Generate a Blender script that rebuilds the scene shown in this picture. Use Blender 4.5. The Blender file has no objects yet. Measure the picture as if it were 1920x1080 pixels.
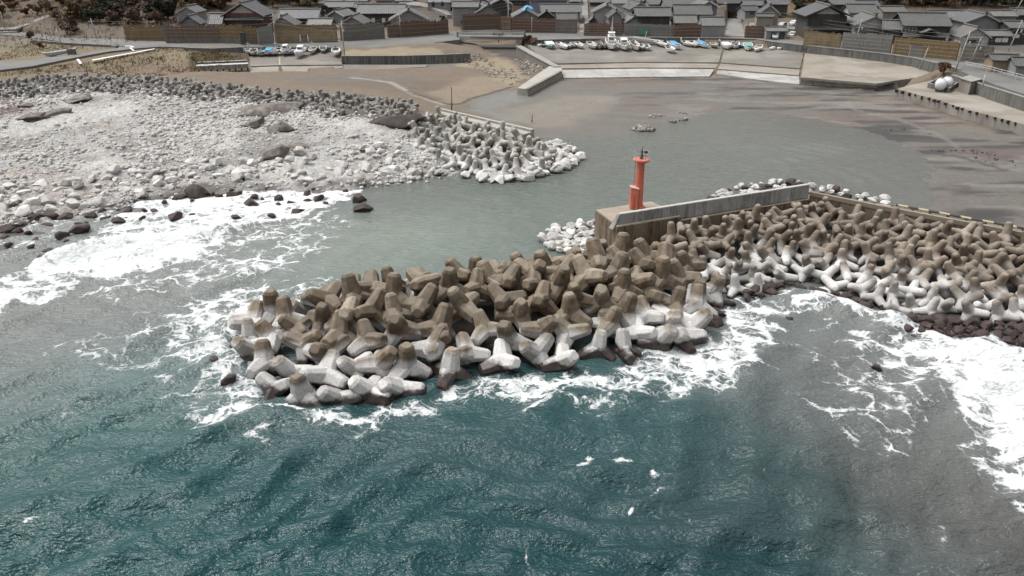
import bpy, bmesh, math, random
import numpy as np
from mathutils import Vector, Matrix, Euler, noise as mnoise

R = math.radians
rnd = random.Random(7)
C = bpy.context.scene
COL = C.collection

# ------------------------------------------------------------------ camera, sky, sun, exposure
CAMH, PITCH, FPX = 30.0, R(25.0), 1400.0
cam = bpy.data.cameras.new('camera')
cam.sensor_width = 36.0
cam.lens = FPX / 1920.0 * 36.0
cam.clip_start, cam.clip_end = 0.5, 6000
camo = bpy.data.objects.new('camera', cam)
COL.objects.link(camo)
camo.location = (0, 0, CAMH)
camo.rotation_euler = (R(90) - PITCH, 0, 0)
C.camera = camo

SUN_EL, SUN_AZ = R(62), R(290)          # azimuth clockwise from +Y: bright cloud high beyond the village
w = bpy.data.worlds.new('World')
C.world = w
w.use_nodes = True
nt = w.node_tree
bg = nt.nodes['Background']
sky = nt.nodes.new('ShaderNodeTexSky')
sky.sky_type = 'NISHITA'
sky.sun_disc = False
sky.sun_elevation, sky.sun_rotation = SUN_EL, SUN_AZ
sky.air_density, sky.dust_density, sky.ozone_density = 1.2, 6.0, 1.0
hs = nt.nodes.new('ShaderNodeHueSaturation')
hs.inputs['Saturation'].default_value = 0.13     # an overcast sky has little blue
nt.links.new(sky.outputs[0], hs.inputs['Color'])
tc = nt.nodes.new('ShaderNodeTexCoord'); sxyz = nt.nodes.new('ShaderNodeSeparateXYZ'); nt.links.new(tc.outputs['Generated'], sxyz.inputs[0])
mr = nt.nodes.new('ShaderNodeMapRange'); nt.links.new(sxyz.outputs['Z'], mr.inputs[0])
for k_, v_ in ((1, 0.0), (2, 1.0), (3, 1.0), (4, 1.45)): mr.inputs[k_].default_value = v_
mu = nt.nodes.new('ShaderNodeMixRGB'); mu.blend_type = 'MULTIPLY'; mu.inputs[0].default_value = 1.0      # cloud cover is brightest overhead
nt.links.new(hs.outputs[0], mu.inputs[1]); nt.links.new(mr.outputs[0], mu.inputs[2]); nt.links.new(mu.outputs[0], bg.inputs[0])
bg.inputs[1].default_value = 0.15
sl = bpy.data.lights.new('sun', 'SUN')
sl.energy, sl.angle, sl.color = .85, R(28), (1.0, 0.96, 0.9)
so = bpy.data.objects.new('sun', sl)
COL.objects.link(so)
sd = Vector((math.sin(SUN_AZ) * math.cos(SUN_EL), math.cos(SUN_AZ) * math.cos(SUN_EL), math.sin(SUN_EL)))
so.rotation_euler = sd.to_track_quat('Z', 'Y').to_euler()
so.location = (0, 0, 80)
C.view_settings.view_transform = 'Standard'
C.view_settings.look = 'None'
C.view_settings.gamma = 1.0
C.view_settings.exposure = 0.42
C.render.engine = 'CYCLES'
C.cycles.use_denoising = True
C.cycles.max_bounces = 6

# ------------------------------------------------------------------ where a point of the photograph stands in the place
ct, st = math.cos(PITCH), math.sin(PITCH)
def ray(u, v):
    r, d = (u - 960) / FPX, (v - 540) / FPX
    return r, ct - d * st, -st - d * ct
def P(u, v, z=0.0):
    x, y, dz = ray(u, v)
    s = (z - CAMH) / dz
    return Vector((x * s, y * s, z))
def zat(v, Y):
    x, y, dz = ray(960, v)
    return CAMH + dz * Y / y
def xat(u, Y, z):
    return (u - 960) / FPX * (Y * ct + (CAMH - z) * st)
def mpp(Y, z=4.0):                      # metres per photo pixel
    return (Y * ct + (CAMH - z) * st) / FPX
def upx(x, y, z):
    dep = y * ct + (CAMH - z) * st
    return 960 + FPX * x / dep, 540 + FPX * (-(z - CAMH) * ct - y * st) / dep

def rbf_fit(xy, val):
    xy = np.asarray(xy, float); val = np.asarray(val, float)
    if val.ndim == 1: val = val[:, None]
    n = len(xy)
    A = np.linalg.norm(xy[:, None] - xy[None], axis=2)
    Q = np.hstack([np.ones((n, 1)), xy / 100])
    K = np.zeros((n + 3, n + 3)); K[:n, :n] = A + np.eye(n) * 0.05; K[:n, n:] = Q; K[n:, :n] = Q.T
    b = np.zeros((n + 3, val.shape[1])); b[:n] = val
    return xy, np.linalg.solve(K, b)
def rbf_eval(f, pts):
    xy, wt = f
    pts = np.asarray(pts, float)
    out = np.zeros((len(pts), wt.shape[1]))
    for i in range(0, len(pts), 20000):
        p = pts[i:i + 20000]
        A = np.linalg.norm(p[:, None] - xy[None], axis=2)
        out[i:i + 20000] = A @ wt[:len(xy)] + np.hstack([np.ones((len(p), 1)), p / 100]) @ wt[len(xy):]
    return out
def sdist(poly, pts):                   # signed distance to a polygon, positive inside
    poly = np.asarray([(p[0], p[1]) for p in poly], float); pts = np.asarray(pts, float)
    d = np.full(len(pts), 1e9); ins = np.zeros(len(pts), bool)
    n = len(poly)
    for i in range(n):
        a, b = poly[i], poly[(i + 1) % n]
        ab = b - a
        t = np.clip(((pts - a) @ ab) / max(ab @ ab, 1e-9), 0, 1)
        d = np.minimum(d, np.linalg.norm(pts - a - t[:, None] * ab, axis=1))
        c = (a[1] > pts[:, 1]) != (b[1] > pts[:, 1])
        if abs(b[1] - a[1]) > 1e-9:
            ins ^= c & (pts[:, 0] < (b[0] - a[0]) * (pts[:, 1] - a[1]) / (b[1] - a[1]) + a[0])
    return np.where(ins, d, -d)
def ldist(line, pts):
    line = np.asarray([(p[0], p[1]) for p in line], float); pts = np.asarray(pts, float)
    d = np.full(len(pts), 1e9)
    for a, b in zip(line[:-1], line[1:]):
        ab = b - a
        t = np.clip(((pts - a) @ ab) / max(ab @ ab, 1e-9), 0, 1)
        d = np.minimum(d, np.linalg.norm(pts - a - t[:, None] * ab, axis=1))
    return d
def sstep(a, b, x):
    t = np.clip((x - a) / (b - a), 0, 1)
    return t * t * (3 - 2 * t)
NPERM = np.random.RandomState(3).rand(256, 256)
def vnoise(x, y):                       # smooth value noise, 0..1
    xi, yi = np.floor(x).astype(int), np.floor(y).astype(int)
    fx, fy = x - xi, y - yi
    fx, fy = fx * fx * (3 - 2 * fx), fy * fy * (3 - 2 * fy)
    g = lambda a, b: NPERM[a % 256, b % 256]
    return (g(xi, yi) * (1 - fx) + g(xi + 1, yi) * fx) * (1 - fy) + (g(xi, yi + 1) * (1 - fx) + g(xi + 1, yi + 1) * fx) * fy
def fbm(x, y, s, o=4):
    r, a, t = 0, .5, 0
    for k in range(o):
        r = r + a * vnoise(x * s + 17 * k, y * s + 31 * k); t += a; a *= .5; s *= 2.03
    return r / t

# ------------------------------------------------------------------ object helpers
def setp(o, label=None, cat=None, group=None, kind=None):
    if label: o['label'] = label
    if cat: o['category'] = cat
    if group: o['group'] = group
    if kind: o['kind'] = kind
    return o
def empty(name, loc, rz=0.0, label=None, cat=None, group=None):
    o = bpy.data.objects.new(name, None)
    COL.objects.link(o)
    o.empty_display_size = 0.3
    o.location = loc; o.rotation_euler = (0, 0, rz)
    return setp(o, label, cat, group)
def link(name, me, parent=None, mat=None):
    o = bpy.data.objects.new(name, me)
    COL.objects.link(o)
    if parent: o.parent = parent
    if mat: me.materials.append(mat)
    return o
def copy_tree(o, parent=None):
    c = o.copy(); COL.objects.link(c)
    if parent: c.parent = parent
    for ch in list(o.children): copy_tree(ch, c)
    return c
class MB:
    def __init__(s): s.v, s.f = [], []
    def add(s, vs, fs):
        n = len(s.v); s.v += [tuple(p) for p in vs]; s.f += [tuple(i + n for i in f) for f in fs]; return s
    def box(s, x0, x1, y0, y1, z0, z1, M=None):
        vs = [Vector(p) for p in ((x0, y0, z0), (x1, y0, z0), (x1, y1, z0), (x0, y1, z0), (x0, y0, z1), (x1, y0, z1), (x1, y1, z1), (x0, y1, z1))]
        if M: vs = [M @ p for p in vs]
        return s.add(vs, [(3, 2, 1, 0), (4, 5, 6, 7), (0, 1, 5, 4), (1, 2, 6, 5), (2, 3, 7, 6), (3, 0, 4, 7)])
    def prism(s, top, zb):              # outline with its own heights on top, straight sides down to zb (number, list or drop function)
        n = len(top)
        if sum(top[i][0] * top[(i + 1) % n][1] - top[(i + 1) % n][0] * top[i][1] for i in range(n)) < 0:
            top = list(reversed(top))
            if isinstance(zb, (list, tuple)): zb = list(reversed(zb))
        zs = zb if isinstance(zb, (list, tuple)) else [zb] * n
        bot = [(p[0], p[1], z) for p, z in zip(top, zs)]
        return s.add(list(top) + bot, [tuple(range(n)), tuple(reversed(range(n, 2 * n)))] + [(i + n, (i + 1) % n + n, (i + 1) % n, i) for i in range(n)])
    def tube(s, a, b, r0, r1=None, n=8, cap=True):
        a, b = Vector(a), Vector(b); r1 = r0 if r1 is None else r1
        d = (b - a).normalized(); t = d.orthogonal().normalized(); q = d.cross(t)
        vs = [a + (t * math.cos(k * 2 * math.pi / n) + q * math.sin(k * 2 * math.pi / n)) * r0 for k in range(n)]
        vs += [b + (t * math.cos(k * 2 * math.pi / n) + q * math.sin(k * 2 * math.pi / n)) * r1 for k in range(n)]
        fs = [(k, (k + 1) % n, (k + 1) % n + n, k + n) for k in range(n)]
        if cap: fs += [tuple(reversed(range(n))), tuple(range(n, 2 * n))]
        return s.add(vs, fs)
    def lathe(s, prof, n=16, c=(0, 0, 0)):
        vs = [(c[0] + r * math.cos(k * 2 * math.pi / n), c[1] + r * math.sin(k * 2 * math.pi / n), c[2] + z) for r, z in prof for k in range(n)]
        fs = []
        for j in range(len(prof) - 1):
            fs += [(j * n + k, j * n + (k + 1) % n, (j + 1) * n + (k + 1) % n, (j + 1) * n + k) for k in range(n)]
        fs += [tuple(reversed(range(n))), tuple((len(prof) - 1) * n + k for k in range(n))]
        return s.add(vs, fs)
    def loft(s, rings, cap=True):
        n = len(rings[0]); vs = [p for r in rings for p in r]; fs = []
        for j in range(len(rings) - 1):
            fs += [(j * n + k, j * n + (k + 1) % n, (j + 1) * n + (k + 1) % n, (j + 1) * n + k) for k in range(n)]
        if cap: fs += [tuple(reversed(range(n))), tuple((len(rings) - 1) * n + k for k in range(n))]
        return s.add(vs, fs)
    def mesh(s, name, smooth=False, bevel=0.0):
        me = bpy.data.meshes.new(name)
        me.from_pydata(s.v, [], s.f)
        bm = bmesh.new(); bm.from_mesh(me)
        bmesh.ops.recalc_face_normals(bm, faces=bm.faces)
        if bevel:
            bmesh.ops.bevel(bm, geom=[e for e in bm.edges if len(e.link_faces) == 2 and e.calc_face_angle(0) > .5], offset=bevel, segments=2, affect='EDGES', clamp_overlap=True)
        bm.to_mesh(me); bm.free()
        if smooth: me.polygons.foreach_set('use_smooth', [True] * len(me.polygons))
        return me
    def build(s, name, mat, parent=None, smooth=False, bevel=0.0):
        return link(name, s.mesh(name, smooth, bevel), parent, mat)

# ------------------------------------------------------------------ materials
ALB = .72                               # one reflectance scale for every surface, set against the exposure
def g3(v, t=(1, 1, 1)): return tuple(v * k for k in t)
class NT:
    def __init__(s, name):
        s.m = bpy.data.materials.new(name); s.m.use_nodes = True
        s.t = s.m.node_tree; s.b = s.t.nodes['Principled BSDF']
    def n(s, typ, **k):
        x = s.t.nodes.new('ShaderNode' + typ)
        for a, b in k.items(): setattr(x, a, b)
        return x
    def l(s, a, b): s.t.links.new(a, b)
    def val(s, node, key, v):
        if hasattr(v, 'is_linked') or hasattr(v, 'links'): s.l(v, node.inputs[key])
        else: node.inputs[key].default_value = v
    def math(s, op, a, b=0.0, c=None, clamp=False):
        x = s.n('Math', operation=op, use_clamp=clamp)
        s.val(x, 0, a); s.val(x, 1, b)
        if c is not None: s.val(x, 2, c)
        return x.outputs[0]
    def noise(s, vec, scale, detail=4, rough=.55, dist=0.0):
        x = s.n('TexNoise'); s.val(x, 'Vector', vec)
        x.inputs['Scale'].default_value = scale; x.inputs['Detail'].default_value = detail
        x.inputs['Roughness'].default_value = rough; x.inputs['Distortion'].default_value = dist
        return x.outputs['Fac']
    def ramp(s, fac, stops):
        x = s.n('ValToRGB'); s.l(fac, x.inputs[0]); e = x.color_ramp.elements
        while len(e) < len(stops): e.new(.5)
        for el, (p, c) in zip(e, stops):
            el.position = p; el.color = (*c, 1) if len(c) == 3 else c
        return x.outputs[0]
    def mix(s, f, a, b, mode='MIX'):
        x = s.n('MixRGB', blend_type=mode)
        s.val(x, 0, f)
        for k, v in ((1, a), (2, b)):
            if isinstance(v, tuple): x.inputs[k].default_value = (*v, 1)
            else: s.l(v, x.inputs[k])
        return x.outputs[0]
    def maprange(s, v, a, b, c=0.0, d=1.0, smooth=True):
        x = s.n('MapRange', interpolation_type='SMOOTHSTEP' if smooth else 'LINEAR')
        s.val(x, 0, v); s.val(x, 1, a); s.val(x, 2, b); s.val(x, 3, c); s.val(x, 4, d)
        return x.outputs[0]
    def mapping(s, vec, scale, rot=(0, 0, 0)):
        x = s.n('Mapping'); s.l(vec, x.inputs[0]); x.inputs['Scale'].default_value = scale; x.inputs['Rotation'].default_value = rot
        return x.outputs[0]
    def bump(s, h, strength=.5, dist=.1):
        x = s.n('Bump'); x.inputs['Strength'].default_value = strength; x.inputs['Distance'].default_value = dist
        s.l(h, x.inputs['Height']); s.l(x.outputs[0], s.b.inputs['Normal'])
    def objc(s): return s.n('TexCoord').outputs['Object']
    def pos(s): return s.n('NewGeometry').outputs['Position']
    def orand(s): return s.n('ObjectInfo').outputs['Random']
    def base(s, c): s.val(s.b, 'Base Color', s.mix(1.0, c, g3(ALB), 'MULTIPLY'))
    def rough(s, r): s.val(s.b, 'Roughness', r)

def dull(name, stops, scale=1.0, rough=.85, bump=.3, dist=.05, stretch=(1, 1, 1), world=False, vary=0.0, detail=6):
    m = NT(name)
    vec = m.mapping(m.pos() if world else m.objc(), stretch)
    f = m.noise(vec, scale, detail, .6)
    c = m.ramp(f, stops)
    if vary:
        hv = m.n('HueSaturation'); m.l(c, hv.inputs['Color'])
        m.l(m.maprange(m.orand(), 0, 1, 1 - vary, 1 + vary, False), hv.inputs['Value']); c = hv.outputs[0]
    m.base(c); m.rough(rough)
    if bump: m.bump(m.noise(vec, scale * 4, 4), bump, dist)
    return m.m
def g3(v, t=(1, 1, 1)): return tuple(v * k for k in t)

def block_mat(name, zd, zw, brown, pale, olive, white_hi=True):
    """weathered armour block: dark wet weed at the foot, bleached splash band, stained concrete above"""
    m = NT(name); p = m.pos(); o = m.objc(); r = m.orand()
    z = m.n('SeparateXYZ'); m.l(p, z.inputs[0]); z = z.outputs['Z']
    nz = m.noise(p, .55, 5, .6); n2 = m.noise(o, 1.3, 5, .6); n3 = m.noise(o, 7.0, 5, .65)
    zz = m.math('ADD', z, m.math('MULTIPLY_ADD', nz, .9, -.45))
    zz = m.math('ADD', zz, m.math('MULTIPLY_ADD', n2, .5, -.25))
    zz = m.math('ADD', zz, m.math('MULTIPLY_ADD', r, .5, -.25))
    up = m.ramp(n2, [(.3, brown[0]), (.5, brown[1]), (.7, brown[2])])
    pick = m.maprange(m.math('FRACT', m.math('MULTIPLY', r, 7.31)), .55, .95)
    up = m.mix(m.math('MULTIPLY', pick, .75), up, m.ramp(n2, [(.35, olive), (.65, pale)]))
    up = m.mix(m.maprange(m.noise(o, 2.1, 4, .7), .62, .78, 0, .55), up, pale)
    wh = m.ramp(n3, [(.3, (.36, .345, .325)), (.5, (.56, .545, .525)), (.75, (.68, .67, .655))])
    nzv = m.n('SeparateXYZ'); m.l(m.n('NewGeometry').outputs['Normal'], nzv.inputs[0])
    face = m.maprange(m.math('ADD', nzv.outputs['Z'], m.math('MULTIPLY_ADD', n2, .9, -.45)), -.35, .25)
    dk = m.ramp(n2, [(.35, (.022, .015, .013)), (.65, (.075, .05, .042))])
    up = m.mix(m.math('MULTIPLY', m.maprange(m.math('ADD', nzv.outputs['Z'], m.math('MULTIPLY_ADD', n3, .8, -.4)), .35, .95), .38), up, pale)  # upward faces mixed paler, flanks browner: weathering plus overhead light painted in
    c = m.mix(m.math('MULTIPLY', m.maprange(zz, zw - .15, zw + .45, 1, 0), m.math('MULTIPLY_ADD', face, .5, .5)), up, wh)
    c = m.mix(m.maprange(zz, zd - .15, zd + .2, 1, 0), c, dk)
    c = m.mix(m.maprange(n3, .58, .75, 0, .3), c, (.06, .05, .04))
    hv = m.n('HueSaturation'); m.l(c, hv.inputs['Color'])
    m.l(m.maprange(m.math('FRACT', m.math('MULTIPLY', r, 3.77)), 0, 1, .74, 1.22, False), hv.inputs['Value'])
    m.base(hv.outputs[0]); m.rough(m.maprange(zz, zd, zd + .5, .3, .85))
    m.bump(m.math('ADD', n3, m.math('MULTIPLY', n2, 1.5)), .35, .05)
    return m.m

MT = {}
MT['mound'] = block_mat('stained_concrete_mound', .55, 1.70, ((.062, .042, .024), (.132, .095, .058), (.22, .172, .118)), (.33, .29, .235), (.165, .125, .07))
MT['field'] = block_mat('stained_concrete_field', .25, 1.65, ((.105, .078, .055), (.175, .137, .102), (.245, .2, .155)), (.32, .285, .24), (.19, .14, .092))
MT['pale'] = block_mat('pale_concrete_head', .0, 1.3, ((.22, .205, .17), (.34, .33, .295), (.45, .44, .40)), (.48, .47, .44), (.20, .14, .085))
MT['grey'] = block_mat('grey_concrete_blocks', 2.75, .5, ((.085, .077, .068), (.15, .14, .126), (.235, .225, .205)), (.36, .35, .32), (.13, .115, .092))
def rock_mat(name, stops, wet_z=None):
    m = NT(name); p = m.pos(); r = m.orand()
    c = m.ramp(m.noise(m.n('VectorMath', operation='ADD').outputs[0] if False else p, 1.1, 6, .65), stops)
    if wet_z is not None:
        z = m.n('SeparateXYZ'); m.l(p, z.inputs[0])
        zz = m.math('ADD', z.outputs['Z'], m.math('MULTIPLY_ADD', m.noise(p, .8), .8, -.4))
        wet = m.maprange(zz, wet_z, wet_z + .35, 1, 0)
        c = m.mix(wet, c, m.ramp(m.noise(p, 2.0), [(.35, (.03, .02, .018)), (.7, (.10, .07, .06))]))
        m.rough(m.maprange(zz, wet_z, wet_z + .4, .25, .9))
    else: m.rough(.85)
    hv = m.n('HueSaturation'); m.l(c, hv.inputs['Color'])
    m.l(m.maprange(r, 0, 1, .8, 1.15, False), hv.inputs['Value'])
    m.base(hv.outputs[0]); m.bump(m.noise(p, 5, 6, .7), .6, .08)
    return m.m
MT['white_rock'] = rock_mat('bleached_rock', [(.28, (.22, .20, .175)), (.40, (.45, .43, .40)), (.54, (.60, .585, .56)), (.8, (.68, .67, .65))], -.12)
MT['dark_rock'] = rock_mat('dark_wet_rock', [(.3, (.022, .014, .012)), (.55, (.055, .035, .03)), (.75, (.11, .075, .065))])
MT['brown_rock'] = rock_mat('brown_outcrop', [(.3, (.065, .053, .044)), (.5, (.135, .115, .098)), (.7, (.26, .235, .208))])
MT['grey_rock'] = rock_mat('grey_rubble', [(.3, (.08, .07, .06)), (.5, (.2, .18, .155)), (.7, (.42, .39, .35))])

def conc(name, a, b, streak=None, scale=.35, top=None, joints=None):
    m = NT(name); p = m.pos()
    n = m.noise(p, scale, 7, .62); n2 = m.noise(p, 2.5, 6, .65)
    c = m.ramp(n, [(.3, a), (.7, b)])
    c = m.mix(m.maprange(n2, .5, .8, 0, .35), c, g3(.55, a))
    if streak:
        s = m.noise(m.mapping(p, (1.6, 1.6, .12)), 1.0, 5, .7)
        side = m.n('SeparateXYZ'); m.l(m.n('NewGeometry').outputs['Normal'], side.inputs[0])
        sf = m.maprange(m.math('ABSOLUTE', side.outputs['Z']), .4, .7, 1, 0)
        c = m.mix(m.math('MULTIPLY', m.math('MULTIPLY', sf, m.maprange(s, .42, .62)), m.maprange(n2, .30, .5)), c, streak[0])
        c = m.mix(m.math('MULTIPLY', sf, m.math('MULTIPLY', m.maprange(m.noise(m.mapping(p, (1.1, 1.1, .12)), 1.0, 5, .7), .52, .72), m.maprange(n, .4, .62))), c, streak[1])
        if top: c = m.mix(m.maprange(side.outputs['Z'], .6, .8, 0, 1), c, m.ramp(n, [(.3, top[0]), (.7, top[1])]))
    if joints:
        xyz = m.n('SeparateXYZ'); m.l(p, xyz.inputs[0]); big = m.noise(m.mapping(p, (.5, 1.4, 1)), .11, 6, .7)
        c = m.mix(m.maprange(big, .46, .68, 0, .65), c, joints[0]); c = m.mix(m.maprange(m.noise(p, .09, 3), .55, .62, 0, .45), c, joints[1])
        for ax_, per in (('X', 6.2), ('Y', 7.9)):
            fr_ = m.math('ABSOLUTE', m.math('SUBTRACT', m.math('FRACT', m.math('DIVIDE', xyz.outputs[ax_], per)), .5))
            c = m.mix(m.maprange(fr_, .010, .020, .28, 0), c, (.08, .072, .06))
    m.base(c); m.rough(.88); m.bump(m.math('ADD', n2, n), .3, .06)
    return m.m
MT['pedestal'] = conc('stained_pedestal', (.16, .125, .085), (.24, .19, .135), ((.075, .045, .025), (.17, .10, .05)), .6, ((.27, .22, .17), (.36, .31, .25)))
MT['parapet'] = conc('streaked_parapet', (.25, .245, .225), (.36, .355, .33), ((.16, .155, .145), (.5, .49, .47)), .6, ((.42, .41, .37), (.52, .51, .47)))
MT['quay'] = conc('quay_concrete', (.22, .2, .17), (.31, .285, .25), ((.25, .24, .225), (.33, .32, .30)), .12, ((.235, .205, .165), (.33, .295, .25)), ((.15, .128, .10), (.37, .345, .30)))
MT['slip'] = conc('slip_concrete', (.155, .14, .12), (.245, .225, .195), None, .09, None, ((.125, .112, .095), (.28, .258, .222)))
MT['apron'] = conc('lime_bleached_apron', (.30, .285, .265), (.50, .49, .475), None, .2, None, ((.22, .20, .175), (.55, .54, .525)))
MT['seawall'] = conc('sea_wall_concrete', (.125, .122, .112), (.185, .18, .162), ((.08, .078, .072), (.15, .147, .136)), .2, ((.25, .243, .22), (.31, .30, .28)))
MT['darkwall'] = conc('dark_wall_concrete', (.13, .13, .125), (.20, .20, .19), ((.07, .07, .068), (.16, .16, .155)), .15, ((.33, .3, .24), (.40, .37, .3)))
MT['palewall'] = conc('pale_breakwater_concrete', (.30, .285, .245), (.39, .375, .33), ((.25, .235, .2), (.33, .315, .28)), .3, ((.34, .325, .28), (.42, .405, .36)))
MT['road'] = dull('asphalt_road', [(.3, (.12, .117, .11)), (.5, (.155, .152, .145)), (.7, (.20, .194, .184))], .12, .9, .15, .02, world=True)
MT['lane'] = dull('concrete_lane', [(.3, (.18, .173, .16)), (.7, (.26, .25, .23))], .2, .9, .15, .02, world=True)
MT['white_paint'] = dull('white_paint', [(.3, (.62, .62, .6)), (.7, (.78, .78, .76))], 2, .6, 0)
MT['metal'] = dull('galvanised_metal', [(.3, (.38, .39, .39)), (.7, (.52, .53, .53))], 3, .5, 0)
MT['dark_metal'] = dull('dark_metal', [(.3, (.03, .03, .032)), (.7, (.07, .07, .07))], 3, .6, 0)
MT['pole'] = dull('pole_concrete', [(.3, (.34, .33, .31)), (.7, (.47, .46, .44))], 2, .8, 0, stretch=(1, 1, .2))
MT['wire'] = dull('overhead_wire', [(.3, (.25, .24, .23)), (.7, (.33, .32, .31))], 2, .6, 0)

# ------------------------------------------------------------------ terrain
GP = []                                  # (x, y, z)
def gp(z, *uv):
    for u, v in uv:
        p = P(u, v, z); GP.append((p.x, p.y, z))
gp(-3.5, (100, 1075), (700, 1075), (1300, 1075), (1850, 1075), (60, 800), (400, 850), (1000, 850), (1500, 850), (1850, 820), (200, 640), (1600, 720))
gp(-2.0, (0, 560), (250, 540), (600, 460), (900, 400), (1450, 640), (1750, 700), (330, 700), (1080, 340))
gp(-1.0, (480, 770), (700, 790), (900, 730), (1100, 720), (1300, 680), (1400, 600), (1480, 570), (200, 460), (420, 420), (640, 385), (900, 345), (1900, 690))
gp(-.35, (1200, 280), (1350, 240), (1500, 250), (1600, 300), (1650, 340), (1420, 300), (1120, 300), (1000, 430), (940, 470))
gp(-.9, (1200, 350), (1300, 330))
gp(-.05, (0, 425), (100, 408), (220, 385), (300, 362), (420, 355), (540, 352), (650, 352), (720, 342), (830, 328), (0, 455))
gp(.35, (0, 385), (120, 375), (240, 345), (380, 335), (500, 335), (620, 340), (700, 322), (800, 305))
gp(1.1, (100, 300), (300, 290), (480, 290), (640, 275), (740, 270))
gp(1.4, (60, 230), (250, 220), (420, 225), (580, 245), (-60, 240), (-60, 320))
gp(2.0, (40, 192), (200, 190), (350, 196), (480, 212), (600, 228), (700, 240))
gp(3.0, (0, 166), (100, 158), (200, 156), (320, 163), (440, 178), (560, 190), (680, 200), (770, 212))
gp(2.2, (380, 155), (480, 168), (600, 172), (720, 180), (300, 140))
gp(1.5, (470, 148), (600, 152), (720, 150), (640, 135), (760, 165), (820, 130))
gp(.7, (850, 200), (900, 178), (960, 160), (900, 140), (930, 120))
gp(.9, (925, 100), (930, 85), (920, 78))
gp(.45, (1000, 200), (1080, 160), (1200, 160), (1330, 155), (1450, 165), (1600, 182), (1700, 190))
gp(.3, (1000, 235), (1100, 225), (1150, 195), (1250, 180), (1420, 185), (1550, 200), (1660, 210))
gp(.06, (1130, 248), (1200, 240), (1270, 220), (1330, 206), (1420, 203), (1500, 214), (1580, 228), (1650, 246), (1720, 270), (1760, 300), (1770, 340), (1760, 375))
gp(.03, (1010, 252), (1060, 258))
gp(.22, (1800, 240), (1850, 270), (1900, 300), (1850, 330), (1900, 370), (1840, 390), (1900, 410), (1990, 340), (1990, 420))
gp(.35, (1080, 150), (1250, 149), (1400, 156), (1560, 172), (1700, 184), (1800, 224), (1900, 258))
gp(1.8, (1080, 115), (1250, 112), (1400, 120), (1560, 128), (1700, 145), (1850, 190))
gp(2.4, (1060, 92), (1250, 92), (1400, 100), (1560, 112), (1700, 134), (1820, 175), (1920, 200))
gp(4.3, (1100, 76), (1300, 74), (1450, 82), (1560, 90), (1650, 99), (1740, 113), (1830, 140), (1920, 165))
gp(4.6, (1000, 64), (1150, 62), (1300, 64), (1450, 74), (1560, 84), (1680, 100), (1800, 118), (1900, 140), (700, 70), (800, 64), (560, 78), (420, 82), (640, 82))
gp(1.9, (500, 120), (600, 118), (480, 130), (560, 130))
gp(2.6, (500, 104), (600, 103))
gp(1.7, (700, 122), (800, 118), (860, 108))
gp(3.3, (700, 102), (800, 100), (870, 95))
gp(4.2, (750, 88), (830, 80))
gp(4.1, (0, 112), (60, 105), (130, 90), (180, 90), (250, 96), (320, 92), (400, 94), (0, 135))
gp(3.6, (60, 140), (170, 128), (260, 118), (350, 112), (420, 108))
gp(2.6, (300, 130), (380, 128), (440, 125))
gp(4.4, (0, 66), (60, 70), (160, 76), (260, 78))
for X in range(-220, 221, 44):
    sh = -(max(0, X - 40) * .32)         # the shore road comes nearer on the right
    for Y, z in ((232, 5.0), (250, 5.6), (275, 6.6), (292, 9), (320, 16), (380, 19), (460, 20)):
        zz = z
        if X < -100: zz = z + min(5, (Y - 228) * .10)
        GP.append((X, Y + sh * .75, zz))
for X, Y, z in ((-200, 20, -4), (-130, 40, -4), (-150, 80, -2.5), (-110, 70, -2.5), (-160, 105, .8), (-180, 150, 3), (-200, 190, 5), (200, 20, -4), (120, 40, -4), (150, 60, -2),
                (110, 75, .8), (160, 90, 2.2), (200, 120, 4), (180, 160, 6), (0, -20, -4), (0, 10, -4), (-80, 10, -4), (90, 10, -4)):
    GP.append((X, Y, z))
GF = rbf_fit([(a, b) for a, b, c in GP], [c for a, b, c in GP])
def G(x, y): return float(np.clip(rbf_eval(GF, [(x, y)])[0, 0], -4.5, 60))
def PG(u, v, z0=2.0):                    # where the ray of a photo point first meets the ground
    x, y, dz = ray(u, v)
    Y = np.arange(60.0, 430.0, 1.0); pts = np.column_stack([x / y * Y, Y]); rz = CAMH + dz / y * Y
    g = np.clip(rbf_eval(GF, pts)[:, 0], -4.5, 60); k = np.argmax(rz < g) if (rz < g).any() else len(Y) - 1
    return Vector((pts[k, 0], pts[k, 1], g[k]))
def poly(z, *uv): return [P(u, v, z) for u, v in uv]

# heaps of blocks: surface points seen in the photograph
def heap(pts): 
    q = [P(u, v, z) for u, v, z in pts]
    return q
mound_front = heap([(448, 640, .3), (512, 730, .2), (600, 758, .1), (690, 752, .1), (800, 714, .2), (870, 694, .3), (960, 676, .3), (1060, 682, .3), (1130, 668, .3), (1205, 652, .2), (1290, 636, .2), (1345, 590, .5), (1345, 545, .9)])
mound_crest = heap([(462, 590, 1.2), (556, 572, 2.2), (660, 542, 2.9), (760, 528, 3.0), (850, 514, 3.2), (960, 506, 3.3), (1040, 492, 3.4), (1120, 474, 3.4), (1200, 466, 3.4), (1290, 492, 2.9)])
mound_mid = heap([(600, 660, 1.3), (700, 640, 1.9), (800, 625, 2.1), (900, 605, 2.3), (1000, 600, 2.2), (1100, 600, 2.0), (1220, 580, 1.7), (1320, 530, 1.4)])
mound_back = [p + Vector((-.6, 2.6, -1.7)) for p in mound_crest]
mound_poly = mound_front + [mound_crest[-1]] + list(reversed(mound_back[:-1]))
mound_f = rbf_fit([(p.x, p.y) for p in mound_front + mound_crest + mound_mid + mound_back], [p.z for p in mound_front + mound_crest + mound_mid + mound_back])
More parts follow.
